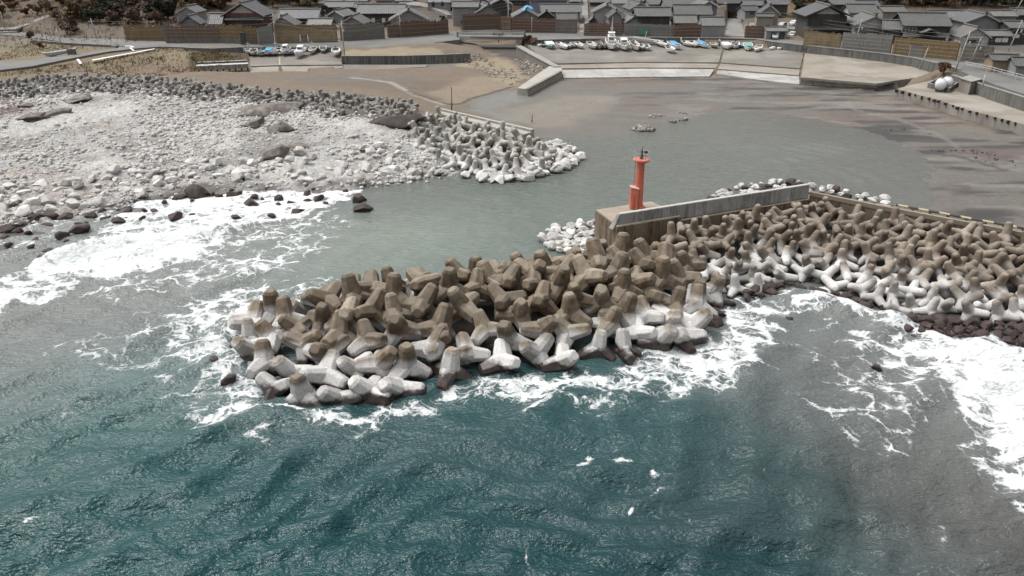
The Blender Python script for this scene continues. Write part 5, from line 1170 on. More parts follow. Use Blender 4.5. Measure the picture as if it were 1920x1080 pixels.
def house(label, u0, u1, Y, ve, vr, orient='x', d=7.0, rot=0.0, wall_='white', roof='grey', ov=.7, wins=(), barge='grey', skirt=None, zb=None, gable=None, cat='house'):
    ze = zat(ve, Y); x0, x1 = xat(u0, Y, ze), xat(u1, Y, ze); xc = (x0 + x1) / 2; wr = (x1 - x0) / 2
    zr = zat(vr, Y + (d / 2 if orient == 'x' else 0)); zg = G(xc, Y + d / 2) if zb is None else zb
    zg = min(zg, ze - 1.8); zr = max(zr, ze + .7)
    t_ = empty('house', (xc, Y, zg), rot, label, cat)
    he, hr = ze - zg, zr - zg; ww = max(wr - ov, .8)
    mb_ = MB()
    wall_top = he - .12
    if orient == 'x':
        mb_.prism([(-ww, 0, wall_top), (ww, 0, wall_top), (ww, d, wall_top), (-ww, d, wall_top)], -1.0)
        for s_ in (-ww, ww - .12): mb_.add([(s_, .1, wall_top), (s_ + .12, .1, wall_top), (s_ + .12, d - .1, wall_top), (s_, d - .1, wall_top), (s_, d / 2, hr - .25), (s_ + .12, d / 2, hr - .25)], [(0, 1, 5, 4), (1, 2, 5), (2, 3, 4, 5), (3, 0, 4), (3, 2, 1, 0)])
    else:
        gz_ = wall_top + (hr - .2 - wall_top) * ww / max(wr, .1)
        mb_.add([(-ww, 0, -1), (ww, 0, -1), (ww, d, -1), (-ww, d, -1), (-ww, 0, wall_top), (ww, 0, wall_top), (ww, d, wall_top), (-ww, d, wall_top), (0, 0, hr - .22), (0, d, hr - .22)],
                [(3, 2, 1, 0), (0, 1, 5, 8, 4), (1, 2, 6, 5), (2, 3, 7, 9, 6), (3, 0, 4, 7), (5, 6, 9, 8), (7, 4, 8, 9)])
    mb_.build('wall', WM[wall_], t_)
    th = .2; mb_ = MB()
    if orient == 'x':
        yo0, yo1 = -ov, d + ov
        for sgn, ye in ((1, yo0), (-1, yo1)):
            mb_.add([(-wr, ye, he), (wr, ye, he), (wr, d / 2, hr), (-wr, d / 2, hr), (-wr, ye, he - th), (wr, ye, he - th), (wr, d / 2, hr - th), (-wr, d / 2, hr - th)], [(0, 1, 2, 3), (7, 6, 5, 4), (0, 4, 5, 1), (1, 5, 6, 2), (2, 6, 7, 3), (3, 7, 4, 0)])
    else:
        for s_ in (-1, 1):
            mb_.add([(s_ * wr, -ov, he), (0, -ov, hr), (0, d + ov, hr), (s_ * wr, d + ov, he), (s_ * wr, -ov, he - th), (0, -ov, hr - th), (0, d + ov, hr - th), (s_ * wr, d + ov, he - th)], [(0, 1, 2, 3), (7, 6, 5, 4), (0, 4, 5, 1), (1, 5, 6, 2), (2, 6, 7, 3), (3, 7, 4, 0)])
    ro = mb_.build('roof', RM[roof], t_)
    mb_ = MB()
    if orient == 'x':
        mb_.tube((-wr - .1, d / 2, hr + .08), (wr + .1, d / 2, hr + .08), .26, n=6)
        for s_ in (-1, 1): mb_.tube((s_ * (wr - .05), -ov, he + .06), (s_ * (wr - .05), d / 2, hr + .05), .13, n=5)
    else:
        mb_.tube((0, -ov - .1, hr + .08), (0, d + ov + .1, hr + .08), .26, n=6)
        mb_.box(-.3, .3, -ov - .2, -ov + .1, hr - .1, hr + .5)
    mb_.build('ridge', RIDGE, ro)
    if orient == 'y':
        mb_ = MB()
        for s_ in (-1, 1): mb_.add([(s_ * wr, -ov - .06, he + .05), (0, -ov - .06, hr + .06), (0, -ov - .06, hr - .3), (s_ * wr, -ov - .06, he - .3), (s_ * wr, -ov + .06, he + .05), (0, -ov + .06, hr + .06), (0, -ov + .06, hr - .3), (s_ * wr, -ov + .06, he - .3)], [(0, 1, 2, 3), (7, 6, 5, 4), (0, 4, 5, 1), (3, 2, 6, 7), (0, 3, 7, 4), (1, 5, 6, 2)])
        mb_.build('bargeboard', BARGE[barge], ro)
        if gable:
            g_ = .62; mb_ = MB().add([(-ww * g_, -.06, wall_top + (hr - wall_top) * .22), (ww * g_, -.06, wall_top + (hr - wall_top) * .22), (0, -.06, wall_top + (hr - wall_top) * .80), (-ww * g_, -.003, wall_top + (hr - wall_top) * .22), (ww * g_, -.003, wall_top + (hr - wall_top) * .22), (0, -.003, wall_top + (hr - wall_top) * .80)], [(0, 1, 2), (5, 4, 3), (0, 3, 4, 1), (1, 4, 5, 2), (2, 5, 3, 0)])
            mb_.build('gable_panel', WM[gable], t_)
    if skirt:                               # a lower eave roof along the front
        hs_, dp = skirt; mb_ = MB(); mb_.add([(-wr * .98, -dp, hs_ - .55), (wr * .98, -dp, hs_ - .55), (wr * .9, -.02, hs_ + .35), (-wr * .9, -.02, hs_ + .35), (-wr * .98, -dp, hs_ - .7), (wr * .98, -dp, hs_ - .7), (wr * .9, -.02, hs_ + .2), (-wr * .9, -.02, hs_ + .2)], [(0, 1, 2, 3), (7, 6, 5, 4), (0, 4, 5, 1), (1, 5, 6, 2), (2, 6, 7, 3), (3, 7, 4, 0)]); mb_.build('eave_roof', RM[roof], t_)
    for (fx, z0_, w_, h_, wmt) in wins:
        x = fx * ww; y_f = -.07
        fr = MB().box(x - w_ / 2, x + w_ / 2, y_f, -.004, z0_, z0_ + h_).build('window', BARGE['dark'] if wmt != 'w' else MT['white_paint'], t_)
        mb_ = MB(); npn = max(1, int(round(w_ / .9)))
        for k in range(npn):
            a_ = x - w_ / 2 + .08 + k * (w_ - .08) / npn; mb_.box(a_, a_ + (w_ - .08) / npn - .08, y_f - .025, y_f - .003, z0_ + .08, z0_ + h_ - .08)
        mb_.build('pane', {'d': GLASS, 'w': GLASS, 'l': MT['white_paint']}[wmt], fr)
    return t_
H = house
H('tall grey gabled storehouse at the foot of the brushy hill', 331, 370, 246, 23, 12, 'y', 8, 0, 'grey', 'grey', .3, (), 'grey')
H('small dark gabled porch house in front of the tall storehouse', 335, 376, 238, 45, 30, 'y', 6, R(4), 'blue', 'mauve', .6, (), 'dark')
H('low grey roofed outbuilding beside the large triangular gable house', 389, 417, 240, 45, 25, 'x', 6, 0, 'white', 'grey', .4, ())
H('large house with white triangular gable and red brown front', 414, 497, 243, 29, 5, 'y', 11, 0, 'wood', 'dark', 1.0, ((0, .9, 6.5, 1.2, 'd'),), 'grey', (2.9, 1.6), gable='white')
H('long dark roofed house with white upper wall by the round bush', 520, 598, 246, 34, 17, 'x', 8, R(1), 'white', 'mauve', .7, ((-.25, 1.2, 3.6, 1.1, 'l'), (.45, .6, 4, 1.4, 'd')))
H('front gabled house with small gable behind the tan fence', 503, 557, 235, 47, 30, 'y', 7, R(3), 'grey', 'grey', .7, (), 'grey')
H('low grey roof house behind the tan fence end', 574, 622, 237, 47, 35, 'x', 6, R(-1), 'beige', 'light', .5, ())
H('pale roofed house with a white edged double gable', 610, 648, 252, 30, 19, 'y', 9, R(-12), 'grey', 'light', .6, (), 'white')
H('grey gabled house behind the grey weathered fence', 636, 686, 235, 44, 30, 'y', 9, R(-2), 'grey', 'grey', .7, (), 'grey')
H('long grey roofed house with dark wall and white windows', 668, 760, 248, 25, 8, 'x', 9, R(3), 'dark', 'grey', .6, ((-.72, 1.0, 1.2, 1.4, 'l'), (-.35, 1.0, 1.2, 1.4, 'l'), (.1, 1.0, 1.2, 1.4, 'l')))
H('long low grey roof behind the double gable house', 606, 668, 272, 13, 3, 'x', 8, R(1), 'dark', 'grey', .6, ())
H('second grey roof near the top of the village beside the brown house', 662, 708, 268, 14, 6, 'x', 7, R(1), 'dark', 'mauve', .6, ())
H('brown wooden house at the top of the village', 703, 736, 270, 0, -8, 'x', 8, 0, 'tan', 'brown', .4, ((0, 1.0, 4, 1.4, 'd'),))
H('grey gabled house under the curving hill path', 728, 806, 238, 38, 17, 'y', 9, R(6), 'grey', 'brown', .7, (), 'grey')
H('grey concrete walled house beside the curving path', 800, 846, 280, 4, -4, 'x', 7, R(-4), 'grey', 'sheet', .3, ((.3, 1.0, 1, 1.6, 'd'), (-.5, .8, 1, 1.8, 'd')))
H('low roofed house above the bridge fence', 846, 898, 258, 13, 3, 'x', 7, R(-2), 'grey', 'grey', .5, ((0, .5, 3, 1, 'd'),))
H('grey gabled house above the bridge', 890, 942, 256, 24, 8, 'y', 9, R(14), 'grey', 'mauve', .7, (), 'dark')
H('gabled house with a bright blue tarp over its ridge', 959, 1013, 246, 31, 17, 'y', 9, R(2), 'grey', 'grey', .6, (), 'white')
H('long grey roofed house right of the blue tarp house', 1013, 1091, 256, 22, 8, 'x', 9, R(0), 'grey', 'grey', .6, ((.2, .5, 3, 1.2, 'd'),))
H('small dark gable in front of the long grey roof', 1007, 1042, 243.5, 33, 20, 'y', 5, 0, 'dark', 'dark', .5, (), 'dark')
H('lean roof shed beside the hill lane', 1043, 1083, 243, 36, 24, 'x', 4, R(1), 'dark', 'grey', .3, ())
H('blue grey walled house at the back of the tarp house', 992, 1066, 276, 0, -9, 'x', 8, 0, 'blue', 'dark', .5, ((-.3, .8, 2, 1.2, 'l'),))
H('grey double roofed house with the white gable by the lane', 1108, 1168, 246, 24, 8, 'y', 10, R(-5), 'white', 'grey', .8, (), 'grey')
H('pale gabled store behind the red brown fence', 1139, 1171, 236, 33, 19, 'y', 8, 0, 'grey', 'dark', .6, (), 'grey')
H('tiny dark gable shed between the lane and the pale store', 1104, 1122, 238, 40, 31, 'y', 4, 0, 'dark', 'grey', .4, (), 'dark')
H('white sheet roofed house at the top beside the lane', 1146, 1178, 275, 6, -3, 'x', 7, R(-3), 'white', 'light', .5, ())
H('dark gabled house with white side wall behind the long roof', 1178, 1222, 247, 17, 4, 'y', 9, R(6), 'white', 'dark', .7, ((.1, .6, 1.2, 1, 'd'),), 'grey')
H('long low roofed house behind the green shutter fence', 1190, 1260, 238, 30, 14, 'x', 7, R(-1), 'dark', 'grey', .6, ((.0, .5, 4, 1, 'd'),))
H('low front gable house at the green shutter fence corner', 1172, 1206, 233, 42, 30, 'y', 5, R(8), 'grey', 'brown', .5, (), 'dark')
H('broad grey roof at the back of the village centre', 1245, 1310, 262, 15, -4, 'x', 10, R(-1), 'grey', 'grey', .5, ())
H('grey roofed house touching the blue grey gable', 1264, 1336, 243, 27, 9, 'x', 7, R(-1), 'dark', 'grey', .5, ())
H('blue grey gabled house with dark windows in the village centre', 1307, 1349, 247, 12, 1, 'y', 9, R(2), 'blue', 'grey', .6, ((-.2, 2.6, 1.3, 1.2, 'w'), (-.2, .6, 1.6, 1.1, 'd')), 'white')
H('low grey roof behind the brown topped fence', 1263, 1308, 234, 43, 28, 'x', 5, R(-1), 'dark', 'light', .4, ())
H('grey corrugated shed standing directly on the sea road', 1315, 1360, 226, 48, 32, 'x', 6, R(-1), 'grey', 'sheet', .15, (), zb=4.5)
H('beige gabled house above the parked cars', 1422, 1463, 238, 26, 9, 'y', 8, R(-14), 'beige', 'dark', .6, ((.1, 1.9, 1.4, 1.1, 'd'),), 'grey')
H('beige lower wing with dark door behind the blue sheet', 1418, 1452, 234, 31, 27, 'x', 3, R(-6), 'beige', 'grey', .3, ((.4, .3, 1.4, 1.6, 'd'),))
H('flat roofed grey garage below the parked white cars', 1437, 1478, 221, 58, 56, 'x', 6, R(-4), 'grey', 'sheet', .2, ((-.3, .2, 1.6, 1.9, 'd'), (.5, .2, 1.6, 1.9, 'd')), cat='garage', zb=4.4)
vh = H('large hipped house with white gable and red veranda', 1509, 1596, 218, 30, 10, 'y', 12, R(-5), 'dark', 'dark', 1.2, ((-.1, 1.0, 8.5, 1.6, 'd'),), 'dark', (3.1, 2.0), gable='white')
MB().box(-6.2, 5.6, -1.6, -1.4, .3, 1.25).build('veranda', WM['wood'], vh); MB().box(-6.2, 5.6, -1.62, -1.38, 1.26, 1.42).build('veranda_rail', dull('red_rail', [(.3, (.28, .07, .045)), (.7, (.36, .10, .07))], 2), vh)
H('grey rear wing right of the large hipped house', 1592, 1646, 232, 24, 8, 'x', 8, R(-6), 'white', 'grey', .6, ())
H('white gabled house with three windows above the grey fence', 1602, 1674, 212, 47, 29, 'y', 11, R(-8), 'white', 'grey', .8, ((-.55, .9, 1.4, 1.1, 'd'), (0, .8, 2.8, 1.4, 'l'), (.55, .9, 1.4, 1.1, 'd')), 'grey', (3.0, .5))
H('small grey roofs between the white gabled and big tiled houses', 1655, 1692, 207, 55, 38, 'x', 6, R(-20), 'dark', 'grey', .5, ())
H('beige walled house behind the big tiled roof', 1655, 1700, 236, 22, 12, 'x', 7, R(-4), 'beige', 'brown', .4, ())
bh = H('large grey tiled house with curved entrance gable', 1694, 1782, 205, 48, 24, 'x', 10, R(-7), 'dark', 'grey', .7, ((-.78, 2.9, 3.6, 1.2, 'w'), (-.6, .3, 4, 1.6, 'd'), (.65, .3, 3.6, 1.6, 'd')), skirt=(2.5, 1.3))
mb = MB(); prof = []
for k in range(13):
    f_ = k / 12 * 2 - 1; prof.append((f_ * 2.3 + .4, .95 * math.exp(-(f_ * 1.9) ** 2) + 3.0 + .12 * abs(f_)))
for (x0_, z0_), (x1_, z1_) in zip(prof[:-1], prof[1:]): mb.add([(x0_, -2.6, z0_), (x1_, -2.6, z1_), (x1_, -.02, z1_), (x0_, -.02, z0_), (x0_, -2.6, z0_ - .28), (x1_, -2.6, z1_ - .28), (x1_, -.02, z1_ - .28), (x0_, -.02, z0_ - .28)], [(0, 1, 2, 3), (7, 6, 5, 4), (0, 4, 5, 1), (2, 6, 7, 3), (1, 5, 6, 2), (3, 7, 4, 0)])
mb.build('entrance_gable', RM['light'], bh)
H('long pale roofed house behind the big tiled house', 1748, 1814, 222, 33, 20, 'x', 8, R(-4), 'dark', 'light', .5, ())
H('grey white gabled house with boarded front on the slope', 1808, 1878, 212, 42, 26, 'y', 10, R(-8), 'grey', 'mauve', .8, ((-.2, 1.2, 5, 1.3, 'l'),), 'grey')
H('white slatted gable shed behind the grey fence', 1800, 1857, 199, 70, 51, 'y', 7, R(-6), 'white', 'brown', .5, ((0, .9, 3.2, .9, 'd'), (0, 2.1, 4.2, .6, 'l')), 'grey', cat='shed')
H('pale roofed low house with white shutters', 1852, 1900, 203, 67, 57, 'x', 6, R(-4), 'dark', 'light', .3, ((-.1, .7, 1.6, 1.2, 'l'), (.45, .7, 1.6, 1.2, 'l')))
H('dark house at the frame edge beyond the pale low house', 1893, 1950, 205, 52, 40, 'x', 8, R(-4), 'dark', 'grey', .5, ((-.5, 1.6, 2, 1, 'l'),))
H('pale roof on the slope above the slatted shed', 1862, 1908, 228, 30, 20, 'x', 7, R(-4), 'grey', 'light', .5, ())
H('distant grey roof in the trees at the frame corner', 1905, 1960, 240, 28, 16, 'x', 8, R(-4), 'dark', 'grey', .5, ())
H('brown slatted net shed by the rising road', 1862, 1914, 163, 113, 102, 'x', 5, R(-12), 'tan', 'grey', .4, (), cat='shed', zb=4.4)
H('second net shed cut by the frame edge', 1906, 1965, 158, 124, 108, 'x', 6, R(-12), 'grey', 'grey', .4, (), cat='shed', zb=4.4)
H('tiny roadside hut below the dark bushes', 143, 166, 236, 62, 58, 'x', 4, R(3), 'grey', 'sheet', .4, ((0, .3, 2, .8, 'd'),), cat='hut')
rh = random.Random(31)
FILL = [(596, 640, 285, 6, -3), (640, 690, 292, 2, -7), (735, 775, 290, 2, -7), (846, 884, 278, 5, -4), (880, 918, 284, 2, -8), (918, 962, 275, 8, -3), (940, 990, 288, 0, -9), (1066, 1090, 285, 3, -6), (1104, 1146, 285, 4, -6), (1176, 1215, 280, 3, -7), (1215, 1250, 272, 8, -2), (1300, 1345, 285, -2, -10), (1345, 1395, 282, 6, -5), (1395, 1440, 270, 10, 0), (1440, 1480, 262, 8, -2), (1395, 1425, 262, 20, 11), (1560, 1610, 250, 8, -2), (1600, 1650, 250, 10, 1)]
for k_, (u0, u1, Y, ve, vr) in enumerate(FILL):
    H(f'{["dark", "grey", "slate"][k_ % 3]} tiled house in the hindmost row, {ordw(k_)} from the brown house', u0, u1, Y, ve, vr, rh.choice('xxy'), 8, rh.uniform(-.15, .15), rh.choice(['white', 'grey', 'dark', 'beige', 'dark']), ['dark', 'grey', 'mauve'][k_ % 3], .5, ((.2, .8, 2, 1.2, 'd'),))
# blue tarp
tb = dull('blue_tarp', [(.3, (.03, .28, .62)), (.7, (.10, .46, .84))], 1.2, .5, .3, .2); yt = 245.5; mb = MB(); nx_, ny_ = 11, 9; rv = random.Random(2)
tv = [((i / (nx_ - 1) - .5) * (3.4 + .5 * math.sin(j * 1.7)), j / (ny_ - 1) * 4.2 - .9, -abs(i / (nx_ - 1) - .5) * 2.3 * (1.1 if i < 5 else .75) + rv.uniform(-.12, .22) + .45 * math.exp(-((j - 4) / 2.2) ** 2)) for j in range(ny_) for i in range(nx_)]
mb.add(tv + [(x, y, z - .09) for x, y, z in tv], [f_ for j in range(ny_ - 1) for i in range(nx_ - 1) for k in [j * nx_ + i] for f_ in ((k, k + 1, k + nx_ + 1, k + nx_), (k + nx_ + nx_ * ny_, k + nx_ + 1 + nx_ * ny_, k + 1 + nx_ * ny_, k + nx_ * ny_))])
o = mb.mesh('blue_tarp', True); o.materials.append(tb); ob = link('blue_tarp', o); ob.location = (xat(988, yt, 9), yt, zat(14.5, yt) + .2); ob.rotation_euler = (0, -.12, 0)
setp(ob, 'bright blue tarp bundled over a gabled roof ridge', 'tarp')
ob = link('blue_tarp', o); p_ = P(1416, 47, 5.4); ob.location = p_; ob.scale = (.95, .5, .5); setp(ob, 'blue sheet lying behind the brown lattice fence', 'tarp')
# ------------------------------------------------------------------ beached boats
PAINT = {'white': dull('white_gelcoat', [(.3, (.74, .74, .73)), (.7, (.84, .84, .83))], 1.5, .35, 0), 'cream': dull('cream_gelcoat', [(.3, (.58, .55, .49)), (.7, (.70, .67, .61))], 1.5, .4, 0), 'grey': dull('grey_hull', [(.3, (.33, .34, .34)), (.7, (.46, .47, .47))], 1.5, .5, 0),
         'blue': dull('sky_blue_paint', [(.3, (.07, .30, .52)), (.7, (.12, .42, .64))], 1.5, .45, 0), 'green': dull('sea_green_paint', [(.3, (.10, .32, .25)), (.7, (.20, .46, .38))], 1.5, .45, 0), 'pale': dull('pale_blue_deck', [(.3, (.40, .50, .56)), (.7, (.52, .60, .64))], 1.5, .45, 0), 'dull': dull('weathered_deck', [(.3, (.22, .21, .19)), (.7, (.36, .345, .32))], 1.5, .7, 0)}
def boat(u, v, L, B, H, head, hull, deck, label, extra='', z=None, group='small boats beached on the slips'):
    L, B, H = L * 1.02, B * 1.08, H * 1.05
    if z is None: z = 2.9 - max(0, v - (84 if u > 900 else 98)) * .033
    near = P(u, v, z); hd = R(head)                 # head 0: bow toward the sea
    ctr = near + Vector((math.sin(hd) * -.0, L * .5 * abs(math.cos(hd)) + .3, 0))
    t_ = empty('fishing_boat' if 'c' in extra else 'skiff', ctr, hd, label, 'boat', group)
    t_.rotation_euler = (Matrix.Rotation(hd, 3, 'Z') @ Matrix.Rotation(R(9), 3, 'X')).to_euler(); t_.location.z += L * .5 * math.sin(R(9)) * .75
    N = 11; secs, deckl, rim = [], [], []
    for i in range(N):
        s_ = i / (N - 1); y = L / 2 - s_ * L              # stern at +y, bow at -y
        hb = B / 2 * (.82 + .18 * min(1, s_ / .3)) * (1 - max(0, (s_ - .5) / .5) ** 2.4 * .96)
        sh = H * (1 + .42 * s_ ** 2.5); kl = .12 + .55 * H * max(0, (s_ - .72) / .28) ** 2
        yy = y - .28 * max(0, (s_ - .8) / .2) ** 2
        secs.append([(-hb, yy, sh), (-hb * .80, y, kl + (sh - kl) * .35), (0, y, kl), (hb * .80, y, kl + (sh - kl) * .35), (hb, yy, sh), (hb * .86, yy, sh), (hb * .70, y, kl + .22), (0, y, kl + .2), (-hb * .70, y, kl + .22), (-hb * .86, yy, sh)])
        deckl.append((hb * .80, yy, kl + (sh - kl) * .62))
        rim.append((hb, yy, sh))
    MB().loft(secs).build('hull', PAINT[hull], t_)
    mb_ = MB()
    for s_ in (-1, 1):
        for a_, b_ in zip(rim[:-1], rim[1:]): mb_.tube((s_ * a_[0], a_[1], a_[2] + .02), (s_ * b_[0], b_[1], b_[2] + .02), .06, n=5)
    mb_.tube((-rim[0][0], rim[0][1], rim[0][2] + .02), (rim[0][0], rim[0][1], rim[0][2] + .02), .06, n=5)
    mb_.build('gunwale', PAINT['white' if hull != 'grey' else 'dull'], t_)
    top = [(-x, y, z_) for x, y, z_ in deckl[1:-1]] + [(x, y, z_) for x, y, z_ in reversed(deckl[1:-1])]
    fo_ = [(-x, y, z_) for x, y, z_ in deckl[6:]] + [(x, y, z_) for x, y, z_ in reversed(deckl[6:])]
    lowd = [(x, y, z_ - .12 * H - .1) for x, y, z_ in top]
    MB().prism(lowd, [p_[2] - .06 for p_ in lowd]).build('deck', PAINT[deck], t_)
    MB().prism([(x, y, z_ + .18 * H) for x, y, z_ in fo_], [p_[2] + .18 * H - .06 for p_ in fo_]).build('foredeck', PAINT[deck if deck != 'dull' else hull], t_)
    for s_ in (.30, .52):
        w_ = B * .40; y = L / 2 - s_ * L; MB().box(-w_, w_, y - .14, y + .14, H * .70, H * .76).build('thwart', PAINT['dull' if deck != 'dull' else 'cream'], t_)
    if 'o' in extra:
        mb_ = MB(); mb_.box(-.2, .2, L / 2 + .02, L / 2 + .42, H * .8, H * 1.45); mb_.box(-.07, .07, L / 2 + .12, L / 2 + .3, .15, H * .8); mb_.build('outboard_motor', MT['dark_metal'], t_, bevel=.05)
    if 'c' in extra:
        big = 'C' in extra; k_ = 1.0 if big else .7
        cb = MB().box(-B * .27, B * .27, L * .02, L * .27, H * .62, H + 1.45 * k_).build('cabin', PAINT['white'], t_, bevel=.08)
        MB().box(-B * .22, B * .22, L * .02 - .04, L * .02 - .004, H + .65 * k_, H + 1.15 * k_).build('window', GLASS, cb)
        MB().box(-B * .31, B * .31, -.02 * L, L * .30, H + 1.47 * k_, H + 1.57 * k_).build('cabin_roof', PAINT['white'], t_, bevel=.03)
        if big:
            mb_ = MB(); mb_.box(-B * .2, B * .2, L * .08, L * .22, H + 1.58, H + 2.3); mb_.box(-B * .30, B * .30, L * .06, L * .24, H + 2.31, H + 2.42); mb_.build('wheelhouse', PAINT['white'], t_, bevel=.05)
            mb_ = MB(); mb_.tube((-.25, L * .15, H + 2.4), (0, L * .15, H + 5.2), .07); mb_.tube((.25, L * .15, H + 2.4), (0, L * .15, H + 5.2), .07); mb_.tube((0, L * .15, H + 5.1), (0, L * .15, H + 6.6), .05); mb_.tube((-.5, L * .15, H + 3.5), (.5, L * .15, H + 3.5), .05); mb_.build('mast', PAINT['white'], t_)
    if 't' in extra:
        mb_ = MB(); cv = [(-x * 1.02, y, z_ + .50 + .1 * (i_ % 2)) for i_, (x, y, z_) in enumerate(deckl[1:9])] + [(x * 1.02, y, z_ + .50 + .1 * (i_ % 2)) for i_, (x, y, z_) in reversed(list(enumerate(deckl[1:9])))]; mb_.prism(cv, [p_[2] - .22 for p_ in cv]); mb_.build('cover', PAINT['green' if 'g' in extra else 'blue' if 'b' in extra else 'white'], t_, bevel=.05)
    if 'f' in extra:
        rb_ = random.Random(int(u)); mb_ = MB()
        for _ in range(9): x, y, s_ = rb_.uniform(-B * .3, B * .3), rb_.uniform(-L * .25, L * .35), rb_.uniform(.12, .3); mb_.box(x - s_, x + s_, y - s_, y + s_, H * .5, H * .6 + rb_.uniform(.2, .6))
        mb_.box(-B * .28, B * .28, -L * .2, L * .32, H * .45, H * .55); mb_.build('gear', MT['grey_rock'], t_, bevel=.04)
    if 'p' in extra:
        mb_ = MB(); mb_.tube((0, L * .1, H * .5), (0, L * .1, H + 2.1), .05); mb_.tube((-.5, L * .1, H + 1.6), (.5, L * .1, H + 1.6), .04); mb_.build('mast', PAINT['white'], t_)
    return t_
boat(470, 106, 4.4, 1.9, .8, 12, 'cream', 'dull', 'pinkish cream boat with a raised bow outermost on the smaller slip', 'f')
boat(486, 106, 4.6, 1.9, .75, 0, 'grey', 'green', 'grey skiff with greenish deck and motor beside the blue covered boat', 'o')
boat(499, 105.5, 4.8, 2.0, .8, 0, 'white', 'blue', 'white skiff with a sky blue covered bow on the smaller slip', 'tb')
boat(512, 105, 4.8, 2.0, .8, -6, 'white', 'pale', 'white skiff with dark pole right of the blue covered boat', 'op')
boat(530, 104.5, 4.8, 2.0, .85, 0, 'white', 'cream', 'square white skiff with dark stern window on the smaller slip', 'oc')
boat(543, 104, 4.6, 1.8, .75, 0, 'grey', 'pale', 'grey blue pointed skiff between two white boats', '')
boat(557, 109, 6.0, 2.3, .95, -3, 'white', 'white', 'biggest white boat on the smaller slip', 'tc')
boat(582, 102.5, 4.4, 1.9, .75, 0, 'cream', 'dull', 'cream skiff with a thin mast under the small white shelter', 'p')
boat(589, 94.5, 3.4, 1.6, .6, 62, 'grey', 'pale', 'small pale skiff lying across behind the cream skiff', '')
boat(602, 100, 4.6, 1.8, .7, 14, 'white', 'green', 'white skiff with green inside on the smaller slip', '')
boat(626, 107, 5.2, 2.1, .85, 12, 'white', 'white', 'clean white boat nearest the dark beach wall', 'o')
boat(1032, 94, 5.4, 2.3, .9, 8, 'green', 'green', 'green decked boat first along the wide slip', 'ft')
boat(1055, 94.5, 5.4, 1.8, .75, 24, 'white', 'white', 'long white tilted skiff next to the green decked boat', '')
boat(1067, 93, 4.4, 1.7, .75, 5, 'grey', 'pale', 'pale blue grey skiff in the tight row of small boats', 'o')
boat(1077, 91.5, 4.0, 1.6, .7, 0, 'white', 'cream', 'small white skiff in the middle of the tight row', 'f')
boat(1087, 93, 4.8, 1.8, .75, 14, 'cream', 'dull', 'cream skiff at the end of the tight row', 'o')
boat(1112, 94, 5.4, 2.0, .85, 12, 'cream', 'dull', 'weathered cream skiff left of the cluttered grey boats', '')
boat(1125, 94, 5.0, 2.0, .9, 0, 'grey', 'dull', 'grey boat heaped with gear beside the weathered skiff', 'f')
boat(1134, 93.5, 4.8, 1.9, .9, 0, 'grey', 'dull', 'second grey boat heaped with gear against the big mast boat', 'fo')
boat(1149.5, 96.5, 8.0, 2.9, 1.35, 0, 'white', 'white', 'big white fishing boat with wheelhouse and tall mast', 'cC', group='fishing boats with cabins on the wide slip')
boat(1173, 97.5, 7.0, 2.8, 1.25, 0, 'white', 'dull', 'broad white fishing boat with cluttered deck and short mast', 'cfp', group='fishing boats with cabins on the wide slip')
boat(1194, 98, 7.0, 1.9, 1.2, 6, 'cream', 'dull', 'narrow cream boat leaning beside the small blue boats', 'f')
boat(1214, 84.5, 8.2, 1.9, .9, 84, 'white', 'blue', 'long white and blue boat lying sideways at the wall', 'fp')
boat(1205, 96, 4.2, 1.7, .75, 0, 'pale', 'pale', 'small pale blue boat in front of the sideways boat', 'o')
boat(1215, 96.5, 4.0, 1.7, .75, 0, 'white', 'pale', 'small white boat right of the pale blue one', 'f')
boat(1243, 90.5, 5.0, 1.8, .7, 28, 'cream', 'dull', 'tilted cream skiff left of the bright blue boat', '')
boat(1268, 95, 6.0, 2.4, .95, 14, 'white', 'blue', 'white boat with bright blue inside on the wide slip', 'tb')
boat(1260, 101, 4.4, 2.0, .8, 10, 'white', 'green', 'white skiff lowest on the wide slip with greenish bow', 'o')
boat(1292, 89.5, 4.6, 1.9, .7, 20, 'cream', 'dull', 'cream skiff left of a matching cream skiff', '')
boat(1303, 90.5, 4.6, 1.9, .75, 6, 'cream', 'dull', 'cream skiff touching its matching neighbour on the right', '')
boat(1320, 92, 5.4, 2.0, .85, 18, 'white', 'blue', 'blue decked boat with white cover and red bottom edge', 'tb')
boat(1341.5, 92, 3.8, 1.7, .75, 0, 'dull', 'dull', 'dull brown skiff alone between two buttresses', '')
boat(1366, 95, 5.2, 2.3, .9, -3, 'white', 'white', 'rounded white boat on the right slip section', 't')
boat(1382.5, 94, 4.8, 2.3, .9, -14, 'white', 'dull', 'white boat with dark cluttered inside next to the rounded boat', 'fo')
boat(1393, 92, 3.4, 1.3, .7, 0, 'blue', 'blue', 'small faded blue boat between the white boats', '')
boat(1408, 98, 6.0, 2.3, .95, -12, 'white', 'green', 'white boat with green deck on the right slip section', 'tg')
boat(1426, 100, 5.4, 1.9, .8, -26, 'white', 'dull', 'slim white boat last in the row toward the quay', '')
boat(110, 108, 7.0, 2.0, .85, -74, 'pale', 'pale', 'pale blue boat lying on the grass by the junction', '', z=3.9)
boat(462, 104, 3.6, 1.7, .8, 20, 'cream', 'white', 'small white boat with a pole at the pier end', 'p')
ri = random.Random(3)
ITEMS = [(1446, 93, 'white plastic float lying past the last boat'), (1450, 92, 'white plastic tub by the sea wall end'), (1461, 93, 'white crate below the lamp pole on the slip'), (1479, 93, 'pale fish box farthest along the slip'), (1012, 87, 'pinkish float at the slip corner'), (1018, 88, 'brown net bundle at the slip corner'), (1022, 87, 'grey tub beside the green decked boat')]
